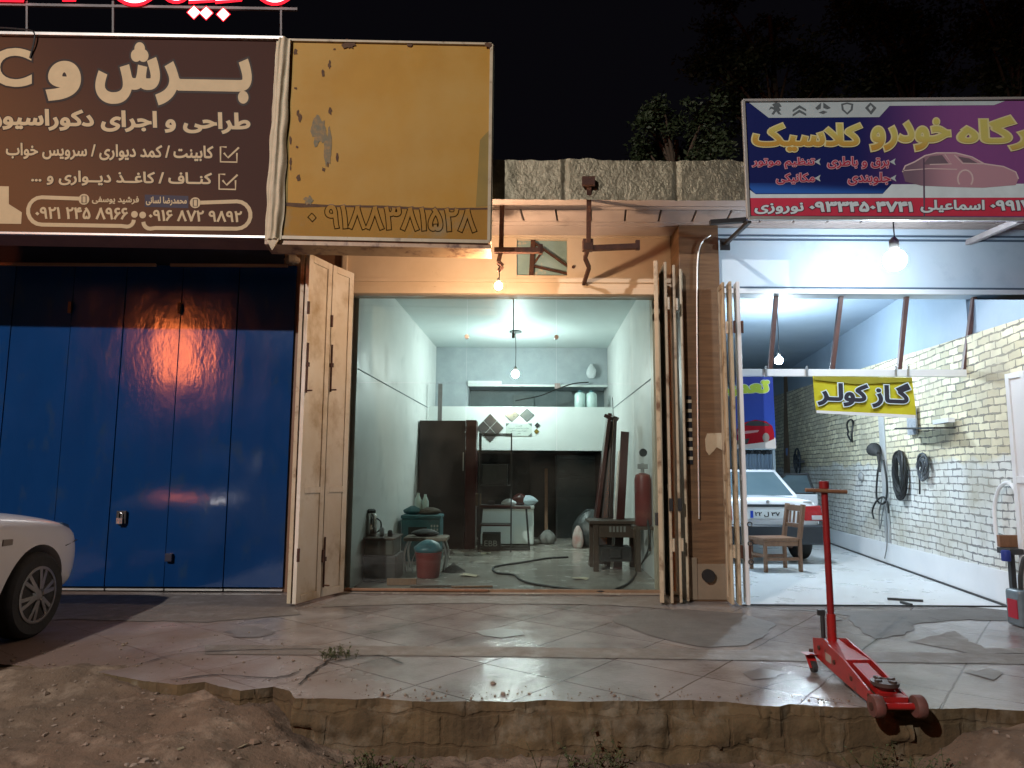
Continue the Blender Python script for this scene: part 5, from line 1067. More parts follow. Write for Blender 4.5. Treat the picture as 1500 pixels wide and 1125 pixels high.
for s in (-1, 1):
    lg = build_at(MB().hexa([(s * .50, -2.005, .585), (s * .765, -1.985, .585), (s * .80, -1.80, .60), (s * .50, -1.9, .60), (s * .50, -1.995, .785), (s * .745, -1.975, .79), (s * .79, -1.80, .79), (s * .50, -1.9, .785)]), t, 'tail_light', pm('red_lens', (.45, .008, .012), (.30, .005, .008), scale=30, rough=.12) if 'red_lens' not in MATS else MATS['red_lens'], bevel=.008)
    build_at(MB().box(s * .60, s * .75, -2.012, -2.0, .60, .66), t, 'reversing_light', flat('clear_lens', (.6, .55, .55), .1) if 'clear_lens' not in MATS else MATS['clear_lens'], bevel=.002)
build_at(MB().hexa([(-.33, -2.012, .60), (.33, -2.012, .60), (.33, -1.98, .60), (-.33, -1.98, .60), (-.35, -2.008, .775), (.35, -2.008, .775), (.35, -1.97, .775), (-.35, -1.97, .775)]), t, 'plate_recess', M_white, bevel=.01)
build_at(MB().box(-.37, .37, -2.03, -1.95, .775, .81), t, 'trunk_trim', M_bumper, bevel=.01)
pt = build_at(MB().box(-.26, .26, -2.022, -2.0125, .62, .725), t, 'number_plate', flat('plate_white', (.62, .64, .64)), bevel=.002)
build_at(MB().box(-.255, -.215, -2.0245, -2.0225, .624, .721), t, 'plate_band', flat('plate_blue', (.02, .06, .4)))
pc = GC + Vector((0, -2.022, .672))
def world_text(name, body, c, wd, h, mat, parent, bold=.02, rtl=True):   # lettering on a plane facing the street, centred at c
    key = (body, rtl)
    if key not in CACHE: CACHE[key] = contours(body, 5, rtl)
    cs = CACHE[key]; ap = np.concatenate(cs); lo = ap.min(0); hi = ap.max(0); v, tri = fill(fat(cs, bold)); mb = MB()
    ids = [mb.vert((c[0] + ((p[0] - lo[0]) / (hi[0] - lo[0]) - .5) * wd, c[1], c[2] + ((p[1] - lo[1]) / (hi[1] - lo[1]) - .5) * h)) for p in v]
    for q in tri: mb.face([ids[k] for k in q])
    return mb.build(name, mat, parent, smooth=False)
world_text('plate_number', '۳۷ ل ۲۲', pc + Vector((-.02, -.003, -.002)), .34, .065, M_black, t, .04)
build_at(MB().lathe((0, -2.0, .845), [(.022, -.008), (.022, .008)], 12, 'y'), t, 'emblem', M_steel); build_at(MB().box(.50, .62, -1.985, -1.968, .835, .85), t, 'badge', M_steel)
build_at(MB().cyl((.30, -2.0, .235), (.30, -1.7, .235), .025, n=10), t, 'exhaust', M_rust)
# open right front door
dM = Matrix.Translation(GC + Vector((.80, .78, 0))) @ Matrix.Rotation(R(60), 4, 'Z')
MB(dM).box(0, .05, -1.0, 0, .30, .88).build('door', M_carwhite, t, bevel=.012)
dd = MB(dM).hexa([(0, -.98, .881), (.03, -.98, .881), (.03, -.03, .881), (0, -.03, .881), (-.06, -.88, 1.24), (-.03, -.88, 1.24), (-.03, -.5, 1.24), (-.06, -.5, 1.24)]).build('door_frame', M_black, t, bevel=.01)
MB(dM).hexa([(-.004, -.93, .90), (.034, -.93, .90), (.034, -.16, .90), (-.004, -.16, .90), (-.056, -.85, 1.20), (-.022, -.85, 1.20), (-.022, -.52, 1.20), (-.056, -.52, 1.20)]).build('door_window', M_darkglass, t)

# ------------------------------------------------------------------ furniture
def chair(label, c, rz, seat=.40, back=.80, wd=.40, dp=.40, mat=None):
    mat = mat or M_wood; t = thing('chair', label, 'chair', c); M = Matrix.Translation(Vector(c)) @ Matrix.Rotation(rz, 4, 'Z'); h = wd / 2; k = dp / 2
    for sx in (-1, 1):
        MB(M).bar((sx * (h - .02), -k + .02, 0), (sx * (h - .02), -k + .02, seat - .03), .04).build('leg', mat, t, bevel=.004)
        MB(M).bar((sx * (h - .02), k - .02, 0), (sx * (h - .02), k - .02, seat), .042).bar((sx * (h - .02), k - .02, seat + .001), (sx * (h - .02), k + .05, back), .055, .045).build('leg', mat, t, bevel=.004)
        MB(M).bar((sx * (h - .02), -k + .045, .16), (sx * (h - .02), k - .045, .16), .022, .04).build('stretcher', mat, t, bevel=.003)
    MB(M).bar((-h + .045, -k + .02, .2), (h - .045, -k + .02, .2), .022, .035).build('stretcher', mat, t, bevel=.003)
    MB(M).box(-h, h, -k - .01, k - .045, seat - .029, seat + .012).build('seat', mat, t, bevel=.006)
    MB(M).box(-h + .01, h - .01, -k + .045, k - .05, seat - .09, seat - .032).build('apron', mat, t, bevel=.003)
    mb = MB(M); mb.bar((-h + .045, k + .04, back - .05), (h - .045, k + .04, back - .05), .03, .075); mb.bar((-h + .045, k + .012, seat + .16), (h - .045, k + .012, seat + .16), .025, .05)
    for i in range(3): x = -.09 + .09 * i; mb.bar((x, k + .016, seat + .19), (x, k + .036, back - .09), .03, .015)
    mb.build('backrest', mat, t, bevel=.004); return t
cc = gnd(1132, 829); chair('brown wooden chair standing sideways behind the white saloon car', (cc.x * .965, 9.36, .005), R(-80), .41, .84, .40, .52)
tb = thing('work_table', 'small dark wooden table with drawer front at the right inside the shop', 'table', (1.22, 8.85, 0))
c0 = gnd(870, 838); c1 = gnd(936, 838); ty = c0.y; tx0, tx1 = c0.x, c1.x + .02; tz = at(900, 764, ty).z
for x in (tx0 + .03, tx1 - .03):
    for y in (ty + .03, ty + .47): MB().bar((x, y, .006), (x, y, tz - .03), .065).build('leg', M_woodold, tb, bevel=.004)
MB().box(tx0 - .05, tx1 + .05, ty - .03, ty + .53, tz - .03, tz + .01).build('tabletop', M_woodold, tb, bevel=.005)
MB().box(tx0 + .065, tx1 - .065, ty + .01, ty + .04, tz - .2, tz - .032).build('drawer_front', M_woodold, tb, bevel=.004)
mb = MB()
for i in range(5): x = tx0 + .2 + i * .045; mb.box(x, x + .025, ty - .002, ty + .008, tz - .13, tz - .06)
mb.build('vent_slot', flat('slot_pale', (.25, .24, .22)), tb)
mb = MB(); mb.box(tx0 + .1, tx1 - .1, ty + .06, ty + .4, .12, .30); mb.box(tx0 + .2, tx0 + .35, ty + .02, ty + .055, .17, .28); tag(mb.build('tool_box', M_dark, bevel=.01), 'dark tool box standing under the small wooden table', 'tool box')
# wardrobe
wb = thing('wardrobe', 'tall dark brown wardrobe with maroon edge at the left inside the shop', 'wardrobe', (-1.0, 11.9, 0))
WY = 11.6; wz = at(655, 616, WY).z; wx0 = max(at(613, 700, WY).x, wl(WY) + .02); wx1 = at(681, 700, WY).x; wx2 = at(697, 700, WY).x
MB().box(wx0, wx1, WY, WY + .5, .006, wz).build('carcass', M_wardrobe, wb, bevel=.005)
MB().box(wx1 + .003, wx2, WY - .012, WY + .5, .006, wz + .01).build('side_panel', M_maroon, wb, bevel=.005)
MB().bar((wx1 - .03, WY - .012, 1.55), (wx1 - .03, WY - .012, 1.25), .016).build('handle', M_steel, wb)
mb = MB(); a = at(598, 795, 12.6); mb.hexa([(wl(11.5) + .01, 11.5, .006), (wl(11.5) + .05, 11.5, .006), (wl(12.4) + .06, 12.4, .006), (wl(12.4) + .01, 12.4, .006), (wl(11.5) + .005, 11.5, 1.9), (wl(11.5) + .03, 11.5, 1.9), (wl(12.4) + .03, 12.4, 1.9), (wl(12.4) + .005, 12.4, 1.9)])
mb2 = MB(); p = at(645, 580, 12.3); mb2.box(p.x - .04, p.x + .03, 12.3, 12.36, .006, at(645, 562, 12.3).z); tag(mb2.build('timber_post', pm('grey_timber', (.16, .15, .15), (.10, .095, .09), scale=6, rough=.7), bevel=.004), 'grey timber post standing behind the wardrobe against the wall', 'post')
# metal rack and low frame table
rk = thing('metal_rack', 'tall thin black metal shelf rack right of the wardrobe', 'rack', (-.28, 11.4, 0))
RY0, RY1 = 11.25, 11.75; rx0, rx1 = at(702, 700, RY0).x, at(749, 700, RY0).x; rz = at(725, 634, RY0).z
for x in (rx0, rx1):
    for y in (RY0, RY1): MB().bar((x, y, .006), (x, y, rz), .022).build('leg', M_black, rk)
for i, z in enumerate((rz - .02, at(725, 662, RY0).z, at(725, 712, RY0).z, at(725, 742, RY0).z, at(725, 770, RY0).z)):
    mb = MB(); mb.box(rx0 + .012, rx1 - .012, RY0 + .012, RY1 - .012, z - .01, z + .01) if i else mb.bar((rx0, RY0, z), (rx1, RY0, z), .022).bar((rx0, RY1, z), (rx1, RY1, z), .022).bar((rx0, RY0 + .012, z), (rx0, RY1 - .012, z), .022).bar((rx1, RY0 + .012, z), (rx1, RY1 - .012, z), .022)
    mb.build('shelf', M_black if i < 3 else M_maroon, rk)
mb = MB(); z = at(725, 712, RY0).z + .012; mb.box(rx0 + .04, rx1 - .06, RY0 + .05, RY1 - .1, z, z + .33); tag(mb.build('machine_box', M_dark, bevel=.012), 'black box on the middle shelf of the metal rack', 'box')
mb = MB(); mb.box(at(706, 790, 11.2).x, at(733, 790, 11.2).x, 11.3, 11.62, .02, .28); bx = mb.build('crate', M_black, bevel=.01); tag(bx, 'small black crate with pale wording under the metal rack', 'crate')
o = world_text('wording', 'EBB', Vector((at(719, 790, 11.28).x, 11.297, .13)), .2, .085, flat('grey_print', (.32, .34, .33)), bx, .0, False)
ft = thing('frame_table', 'low black steel frame bench in front of the metal rack', 'bench', (-.2, 11.1, 0))
f0, f1 = gnd(700, 806), gnd(775, 804); fz = at(735, 744, f0.y).z
for x in (f0.x, f1.x):
    for y in (f0.y, f0.y + .35): MB().bar((x, y, .006), (x + (.05 if x == f0.x else -.05), y, fz - .014), .026).build('leg', M_black, ft)
mb = MB(); mb.bar((f0.x, f0.y, .02), (f1.x, f0.y, .02), .026).bar((f0.x, f0.y + .35, .02), (f1.x, f0.y + .35, .02), .026); mb.build('foot_rail', M_black, ft)
MB().box(f0.x - .02, f1.x + .02, f0.y - .02, f0.y + .38, fz - .013, fz + .02).build('top', pm('reddish_top', (.09, .05, .045), (.06, .035, .03), rough=.4), ft, bevel=.004)
def bag(name, label, c, s, mat, cat='bag', sd=1):
    mb = MB(); n, m = 18, 11; c = Vector(c)
    rings = []
    for j in range(m + 1):
        t = j / m; rr = (math.sin(math.pi * min(.97, max(.06, .10 + t * .88))) ** .55) * (1 - .3 * t)
        rings.append([mb.vert(c + Vector((s[0] * rr * math.cos(a) * (1 + .25 * NZ.noise(Vector((math.cos(a) * 2 + sd, math.sin(a) * 2, t * 3)))), s[1] * rr * math.sin(a) * (1 + .25 * NZ.noise(Vector((math.cos(a) * 2, math.sin(a) * 2 + sd, t * 3)))), s[2] * t))) for a in [2 * math.pi * k / n for k in range(n)]])
    for a, b in zip(rings, rings[1:]):
        for k in range(n): mb.face((a[k], a[(k + 1) % n], b[(k + 1) % n], b[k]))
    mb.face(rings[0][::-1]); mb.face(rings[-1]); return tag(mb.build(name, mat, angle=70), label, cat)
ftop = fz + .02
bag('plastic_bag', 'crumpled white plastic bag on the steel bench', (at(745, 730, 11.3).x, f0.y + .15, ftop), (.14, .10, .12), M_whitecloth, 'bag', 2)
bz = thing('cabinet_bench', 'white low chest behind the metal rack at the back of the shop', 'chest', (-.1, 12.3, 0))
q0, q1 = at(702, 745, 12.2), at(782, 745, 12.2); MB().box(q0.x, q1.x, 12.2, 12.7, .03, q0.z).build('chest_body', M_panelwhite, bz, bevel=.02); MB().box(q0.x - .01, q1.x + .01, 12.19, 12.71, q0.z + .001, q0.z + .05).build('lid', M_panelwhite, bz, bevel=.012)
for i, (px, s, m, l) in enumerate(((762, (.17, .14, .2), M_maroon, 'dark red cloth heap on the white chest'), (788, (.20, .15, .17), pm('blue_white_roll', (.30, .42, .50), (.55, .6, .62), scale=9, rough=.6), 'blue and white bundle at the right end of the white chest'))):
    p = at(px, 740, 12.4); bag('cloth_bundle', l, (min(p.x, q1.x - .1), 12.42, q0.z + .051), s, m, 'bundle', 5 + i)
bag('sack', 'round grey sack on the floor right of the white chest', (at(802, 778, 12.5).x, 12.5, .006), (.17, .15, .24), pm('grey_sack', (.2, .2, .19), rough=.8, bump=.4), 'sack', 9)
bag('refuse_bag', 'black refuse bag heap in the right back corner of the shop', (at(866, 780, 12.1).x, 12.1, .006), (.38, .30, .62), pm('black_bag', (.03, .035, .036), (.05, .055, .055), scale=7, rough=.35, bump=.6, bscale=14), 'bag', 12)
bag('paper_sack', 'white and red paper sack in front of the black refuse bag', (at(846, 775, 11.9).x, 11.85, .006), (.11, .09, .36), pm('paper_sack', (.5, .5, .48), (.45, .2, .18), scale=5, rough=.7), 'sack', 14)
mb = MB(); pts = []
for k in range(20): a = 2 * math.pi * k / 20; f = 1 + .35 * NZ.noise(Vector((math.cos(a) * 2, math.sin(a) * 2, 3))); p = gnd(832, 786); pts.append((p.x + .42 * f * math.cos(a), p.y + .30 * f * math.sin(a)))
ids = [mb.vert((x, y, .012)) for x, y in pts]; cm = mb.vert((gnd(832, 786).x, gnd(832, 786).y, .08))
for k in range(20): mb.face((ids[k], ids[(k + 1) % 20], cm))
tag(mb.build('plastic_sheet', M_whitecloth), 'crumpled pale plastic sheet lying on the shop floor near the back', 'sheet')
mb = MB(); p = at(800, 740, 13.2); mb.bar((p.x, 13.2, .01), (p.x + .02, 13.6, 1.3), .06, .03); tag(mb.build('plank', M_wood, bevel=.004), 'narrow brown plank leaning in the dark recess', 'plank')
# wall decoration on the mezzanine panel
def diamond(label, cx, cy, rx, ry, mat, cross=False):
    mb = MB(); pts = [at(cx, cy - ry, MY), at(cx + rx, cy, MY), at(cx, cy + ry, MY), at(cx - rx, cy, MY)]
    t = thing('wall_mirror', label, 'mirror', at(cx, cy, MY))
    for p in pts: p.y = MY - .014
    mb.prism(pts, (0, .012, 0)); mb.build('mirror_face', mat, t, bevel=.001)
    if cross:
        mb = MB(); a, b, c, d = pts; o_ = Vector((0, -.003, 0)); mb.bar(a.lerp(b, .5) + o_, d.lerp(c, .5) + o_, .02, .004); mb.bar(b.lerp(c, .5) + o_ * 1.1, a.lerp(d, .5) + o_ * 1.1, .02, .004); mb.build('joint', M_panelwhite, t)
M_mirr = pm('mirror_grey', (.12, .11, .11), (.2, .19, .19), scale=8, rough=.15, metal=.6); M_mirl = pm('mirror_light', (.55, .62, .62), (.32, .38, .38), scale=12, rough=.12, metal=.7)
diamond('large grey diamond mirror of four squares on the white panel', 718, 627, 20, 21, M_mirr, True); diamond('light diamond mirror on the white panel, left of its pair', 750, 608, 11, 10, M_mirl); diamond('light diamond mirror on the white panel, right of its pair', 772, 608, 11, 10, M_mirl)
diamond('tiny black diamond tile above the gold one on the white panel', 787, 623, 4.2, 4.2, M_black); diamond('tiny gold diamond tile on the white panel', 786, 632, 4, 4, pm('gold_tile', (.35, .26, .06), rough=.25, metal=.6))
mb = MB(); a, b = at(741, 620, MY), at(779, 639, MY); mb.box(a.x, b.x, MY - .012, MY - .002, b.z, a.z); pq = tag(mb.build('wall_plaque', flat('plaque_pale', (.55, .62, .58)), bevel=.001), 'pale framed plaque with dark lettering between the wall mirrors', 'plaque')
mb = MB()
for (x, z, sx, sz) in ((a.x, a.z, 1, -1), (b.x, a.z, -1, -1), (a.x, b.z, 1, 1), (b.x, b.z, -1, 1)): mb.poly([(x, MY - .0135, z), (x + sx * .07, MY - .0135, z), (x, MY - .0135, z + sz * .06)])
mb.build('corner', flat('plaque_corner', (.14, .17, .16)), pq, smooth=False)
cx = (a.x + b.x) / 2
for i, (tx, wd) in enumerate((('کابینت', .12), ('طراحی و اجرای کابینت', .36), ('دکوراسیون داخلی', .30), ('تلفن', .07))): world_text('lettering', tx, Vector((cx, MY - .014, a.z - .045 - i * .045)), wd, .03, M_black, pq, .0)
# things on the mezzanine and right wall
for i, (px, l) in enumerate(((850, 'milky plastic canister on the mezzanine, left of two'), (867, 'milky plastic canister on the mezzanine nearest the right wall'))):
    p = at(px, 594, 12.75); jt = thing('canister', l, 'canister', (p.x, 12.8, zb1 - .059), 'canisters on the mezzanine'); zc_ = zb1 - .059
    MB().lathe((p.x, 12.8, zc_), [(.085, 0), (.098, .02), (.098, .29), (.085, .32), (.04, .345)], 16).build('body', M_plastic, jt); MB().lathe((p.x, 12.8, zc_ + .346), [(.035, 0), (.035, .03)], 12).build('cap', M_teal, jt)
p = at(867, 543, 13.2); hbg = bag('hanging_bag', 'white plastic bag hung high on the upper wall near the right corner', (p.x, 13.3, p.z - .13), (.10, .05, .27), M_whitecloth, 'bag', 21)
mb = MB(); mb.tube(curve([at(755, 587, 13.3), at(790, 580, 13.2), at(816, 570, 13.1), at(840, 562, 13.1), at(862, 560, 13.3)], 6), .012, 6); tag(mb.build('sagging_cable', M_cord), 'black cable sagging across the mezzanine opening', 'cable')
mb = MB(); p = at(816, 566, 13.36); mb.box(p.x - .05, p.x + .05, 13.28, 13.318, p.z - .05, p.z + .05); tag(mb.build('junction_box', pm('pinkish_box', (.4, .3, .28), rough=.6), bevel=.005), 'small pinkish junction box on the upper ledge', 'junction box')
mb = MB(); p = at(766, 588, 14.05); mb.box(p.x - .2, p.x + .22, 14.0, 14.09, p.z - .12, p.z + .12); tag(mb.build('meter_box', pm('grey_green_box', (.16, .2, .2), rough=.6), bevel=.006), 'flat grey-green box on the back wall above the mezzanine', 'box')
mb = MB(); p = at(877, 645, 12.4); X = wr(12.4); mb.box(X - .07, X - .012, 12.3, 12.42, p.z - .13, p.z + .13); hs2 = tag(mb.build('wall_phone', M_black, bevel=.015), 'black intercom handset on the right shop wall', 'handset')
MB().tube(curve([(X - .04, 12.36, p.z + .13), (X - .02, 12.36, p.z + .4), (X - .03, 12.36, p.z + .75)], 5), .006, 6).build('cord', M_cord, hs2)
# leaning boards and extinguisher on the right
LB = thing('leaning_doorcase', 'dark maroon door frame leaning against the right shop wall', 'door frame', (1.3, 9.6, 0))
M_ = M_maroon
def lean(t, name, x0, y0, xt, yt, z, wd, th, mat):
    a = Vector((x0, y0, .006)); b = Vector((xt, yt, z)); MB().bar(a, b, wd, th, up=(0, 1, 0)).build(name, mat, t, bevel=.004)
lean(LB, 'stile', 1.06, 9.7, 1.36, 9.9, at(912, 607, 9.9).z, .05, .20, M_maroon); lean(LB, 'stile', 1.28, 9.62, 1.42, 9.82, at(922, 612, 9.82).z, .05, .20, M_wardrobe)
MB().bar((1.345, 9.9, at(912, 609, 9.9).z), (1.43, 9.83, at(922, 614, 9.82).z), .20, .05).build('head', M_maroon, LB, bevel=.004)
MB().hexa([(1.085, 9.72, .03), (1.26, 9.64, .03), (1.26, 9.66, .03), (1.085, 9.74, .03), (1.36, 9.9, 1.95), (1.41, 9.83, 1.95), (1.41, 9.85, 1.95), (1.36, 9.92, 1.95)]).build('panel', M_wardrobe, LB)
for (xx, zt2, m, l) in ((1.47, at(927, 632, 9.5).z, M_maroon, 'maroon board leaning beside the dark door frame'), (1.39, at(920, 660, 9.4).z, M_alu, 'thin pale rod leaning beside the dark door frame')):
    mb = MB(); mb.bar((xx - .10, 9.35, .006), (xx + .06, 9.6, zt2), .03 if m is M_alu else .11, .03, up=(0, 1, 0)); tag(mb.build('leaning_board', m, bevel=.003), l, 'board')
ex = at(942, 735, 8.6); et = thing('fire_extinguisher', 'red gas cylinder with gauge on a shelf at the right of the shop', 'cylinder', (ex.x, 8.6, .68))
ez0, ez1 = at(942, 770, 8.6).z, at(942, 693, 8.6).z
MB().lathe((ex.x, 8.6, ez0), [(.085, 0), (.10, .02), (.10, ez1 - ez0 - .08), (.085, ez1 - ez0 - .02), (.04, ez1 - ez0)], 20).build('tank', M_reddull, et)
MB().cyl((ex.x, 8.6, ez1), (ex.x, 8.6, ez1 + .12), .022, n=10).box(ex.x - .06, ex.x + .06, 8.57, 8.63, ez1 + .05, ez1 + .11).build('valve', M_steel, et, bevel=.004)
g = at(942, 663, 8.58); MB().lathe((g.x, 8.58, g.z), [(.045, -.02), (.05, 0), (.045, .02)], 18, 'y').build('gauge', M_black, et)
MB().box(ex.x - .13, wr(8.6) - .005, 8.48, 8.72, ez0 - .04, ez0 - .001).bar((wr(8.6) - .03, 8.6, ez0 - .041), (wr(8.6) - .03, 8.6, ez0 - .3), .03).build('shelf_bracket', M_woodold, et)
# left group
dk = thing('tyre_cabinet', 'low dark cabinet against the left shop wall carrying a metal flask', 'cabinet', (-1.45, 8.3, 0))
kx0, kx1 = wl(8.2) + .02, at(581, 830, 8.2).x; kz = at(550, 787, 8.2).z
MB().box(kx0, kx1, 8.15, 8.7, .006, .30).build('lower_box', M_dark, dk, bevel=.02); MB().box(kx0 + .01, kx1 - .03, 8.13, 8.68, .302, kz - .02).build('upper_box', pm('dark_green_box', (.05, .055, .045), (.035, .038, .03), scale=5, rough=.6), dk, bevel=.02); MB().box(kx0, kx1 - .01, 8.11, 8.7, kz - .019, kz).build('top', M_woodold, dk, bevel=.005)
p = at(543, 785, 8.4); fl = thing('vacuum_flask', 'shiny steel vacuum flask on the low dark cabinet', 'flask', (p.x, 8.4, kz))
MB().lathe((p.x, 8.4, kz), [(.065, 0), (.07, .01), (.07, .22), (.06, .25), (.05, .26)], 20).build('body', pm('polished_steel', (.6, .58, .55), (.5, .48, .45), scale=3, rough=.15, metal=1), fl); MB().lathe((p.x, 8.4, kz + .261), [(.052, 0), (.052, .03), (.03, .045)], 16).build('lid', M_black, fl); MB().tube(curve([(p.x + .07, 8.38, kz + .2), (p.x + .12, 8.36, kz + .16), (p.x + .12, 8.36, kz + .08), (p.x + .07, 8.38, kz + .04)], 4), .009, 6).build('handle', M_black, fl)
for i, (px, h, l) in enumerate(((560, .10, 'short dark jar on the low dark cabinet'), (572, .07, 'small dark cup on the low dark cabinet edge'), (532, .08, 'small brown pot beside the steel flask'))):
    p = at(px, 787, 8.35); tag(MB().lathe((p.x, 8.32, kz), [(.025, 0), (.03, .01), (.03, h * .8), (.018, h)], 12).build('jar', [M_steel, M_black, M_wood][i]), l, 'jar')
gc = thing('teal_crate', 'teal plastic cupboard crate with vents beside the wardrobe', 'crate', (-1.3, 10.2, 0))
p0, p1 = at(588, 760, 10.0), at(645, 760, 10.0); x0_ = max(p0.x, wl(10.2) + .02)
MB().box(x0_, p1.x, 10.0, 10.45, .006, p0.z).build('body', M_teal, gc, bevel=.02); MB().box(x0_ - .01, p1.x + .01, 9.98, 10.46, p0.z + .001, p0.z + .05).build('tray_top', M_teal, gc, bevel=.015)
mb = MB(); a = at(598, 772, 9.99); mb.box(a.x, at(625, 772, 9.99).x, 9.994, 9.999, at(600, 792, 9.99).z, a.z); mb.build('opening', M_dark, gc)
mb = MB()
for i in range(4):
    for j in range(3): x = p1.x - .13 + j * .04; z = p0.z - .08 - i * .05; mb.box(x, x + .022, 9.993, 9.999, z - .032, z)
mb.build('vent_slot', flat('vent_white', (.5, .55, .55)), gc)
zt3 = p0.z + .051
bag('cloth_bundle', 'teal cloth heap on the teal crate, left', (x0_ + .13, 10.2, zt3), (.14, .12, .12), M_teal, 'cloth', 31); bag('cloth_bundle', 'dark brown cloth heap on the teal crate, right', (p1.x - .17, 10.2, zt3), (.19, .13, .10), pm('brown_heap', (.09, .075, .06), rough=.9), 'cloth', 33)
p = at(615, 745, 10.2); bo = thing('bottle', 'pale plastic bottle pair standing on the teal crate', 'bottle', (p.x, 10.2, zt3)); MB().lathe((p.x - .03, 10.22, zt3), [(.045, 0), (.05, .02), (.05, .2), (.02, .26), (.018, .3)], 14).build('body', M_plastic, bo); MB().lathe((p.x + .07, 10.24, zt3), [(.045, 0), (.05, .02), (.05, .18), (.02, .25), (.018, .28)], 14).build('body', M_plastic, bo)
st_ = thing('stool', 'worn round-legged stool behind the red bucket', 'stool', (-1.1, 9.2, 0)); s0, s1 = at(594, 785, 9.2), at(657, 785, 9.2); sx = (s0.x + s1.x) / 2; sw = (s1.x - s0.x) / 2; sz = s0.z
MB().box(s0.x, s1.x, 9.0, 9.4, sz - .05, sz).build('seat', pm('worn_seat', (.22, .18, .14), (.15, .12, .09), scale=6, rough=.7), st_, bevel=.02)
for a_, b_ in ((-1, -1), (1, -1), (-1, 1), (1, 1)): MB().tube(curve([(sx + a_ * sw * .8, 9.2 + b_ * .15, sz - .05), (sx + a_ * sw * .95, 9.2 + b_ * .18, sz * .5), (sx + a_ * sw * .85, 9.2 + b_ * .2, .01)], 4), .014, 7).build('leg', M_steel, st_)
bag('cloth_bundle', 'dark rag lying on the worn stool', (sx - .02, 9.2, sz), (.20, .14, .09), M_dark, 'rag', 41)
p = gnd(625, 849); bu = thing('bucket', 'red plastic bucket stuffed with a teal bag on the shop floor', 'bucket', (p.x, p.y + .13, 0)); c = Vector((p.x, p.y + .14, .008))
MB().lathe(c, [(.125, 0), (.13, .01), (.155, .27), (.162, .275), (.162, .29), (.15, .292), (.147, .28), (.12, .25)], 24).build('pail', M_reddull, bu); MB().tube(curve([c + Vector((-.16, -.01, .27)), c + Vector((-.19, -.06, .16)), c + Vector((-.17, -.07, .06))], 5), .006, 6).build('handle', M_steel, bu)
bag('plastic_bag', 'teal plastic bag stuffed in the top of the red bucket', c + Vector((0, 0, .252)), (.19, .17, .18), pm('teal_bag', (.05, .17, .20), (.03, .08, .10), scale=8, rough=.35, bump=.5, bscale=14), 'bag', 44)
for px, py, r, l in ((664, 838, .15, 'dark conical heap of swarf on the floor right of the red bucket'), (655, 812, .12, 'darker small conical heap further back beside the wardrobe')):
    p = gnd(px, py); mb = MB(); n = 18; ids = [mb.vert((p.x + r * (1 + .2 * NZ.noise(Vector((math.cos(k) * 2, k, 1)))) * math.cos(2 * math.pi * k / n), p.y + r * math.sin(2 * math.pi * k / n), .007)) for k in range(n)]; m2 = [mb.vert((p.x + r * .45 * math.cos(2 * math.pi * k / n), p.y + r * .45 * math.sin(2 * math.pi * k / n), r * .45)) for k in range(n)]; tp = mb.vert((p.x, p.y, r * .75))
    for k in range(n): mb.face((ids[k], ids[(k + 1) % n], m2[(k + 1) % n], m2[k])); mb.face((m2[k], m2[(k + 1) % n], tp))
    tag(mb.build('swarf_heap', pm('swarf', (.07, .055, .05), (.10, .08, .07), scale=20, rough=.9, bump=.6) if 'swarf' not in MATS else MATS['swarf'], angle=60), l, 'heap')
for i, (px, py, l, h, m, lab) in enumerate(((585, 862, .16, .07, M_wood, 'chunky wooden offcut on the shop threshold, left'), (640, 865, .30, .02, M_woodold, 'long thin wooden offcut along the shop threshold'), (690, 866, .22, .018, M_wood, 'thin wooden strip along the threshold, right of the longer one'))):
    p = gnd(px, py); mb = MB(); mb.bar((p.x - l, p.y + .16, .01 + h / 2), (p.x + l, p.y + .17 + .02 * i, .012 + h / 2), .05, h); tag(mb.build('wood_offcut', m, bevel=.004), lab, 'offcut')
for i, (px, py, sx, lab) in enumerate(((688, 845, .07, 'pale paper scrap on the shop floor beside the red bucket'), (712, 812, .05, 'pale paper scrap on the shop floor in front of the steel bench'), (850, 850, .06, 'pale paper scrap on the shop floor near the small wooden table'))):
    p = gnd(px, py); mb = MB(); a_ = rnd.uniform(0, 3); n = 8; ids = []
    for j in range(4):
        for k in range(4): ids.append(mb.vert((p.x + sx * (k - 1.5) * math.cos(a_) - sx * .7 * (j - 1.5) * math.sin(a_), p.y + sx * (k - 1.5) * math.sin(a_) + sx * .7 * (j - 1.5) * math.cos(a_), .012 + rnd.uniform(0, .02))))
    for j in range(3):
        for k in range(3): q_ = j * 4 + k; mb.face((ids[q_], ids[q_ + 1], ids[q_ + 5], ids[q_ + 4]))
    tag(mb.build('paper_scrap', M_cloth, angle=70), lab, 'paper')
for px, py, wd_, h_, d_, m, lab in ((690, 755, .16, .20, .14, 'cardboard', 'small cardboard box on the steel bench, left end'), (715, 722, .1, .08, .1, 'grey', 'grey tin on the steel bench near the rack')):
    p = at(px, 744, f0.y + .2); mm = MATS.get('cardboard') or pm('cardboard', (.22, .15, .09), (.16, .11, .07), scale=7, rough=.8); mb = MB(); mb.box(p.x, p.x + wd_, f0.y + .18, f0.y + .18 + d_, ftop + .001, ftop + h_); tag(mb.build('carton' if m == 'cardboard' else 'tin', mm if m == 'cardboard' else M_bumper, bevel=.008), lab, 'box' if m == 'cardboard' else 'tin')
mb = MB(); pts = [gnd(*q, .02) for q in ((832, 816), (800, 818), (770, 823), (735, 828), (722, 832), (728, 839), (752, 842), (762, 849), (780, 855), (830, 862), (880, 866), (905, 862), (925, 850), (938, 830))] + [(ex.x + .05, 8.5, .4), (ex.x + .03, 8.52, .7)]
mb.tube(curve(pts, 7), .013, 8); tag(mb.build('air_hose', M_cord), 'thin black air hose snaking over the shop floor to the red cylinder', 'hose')

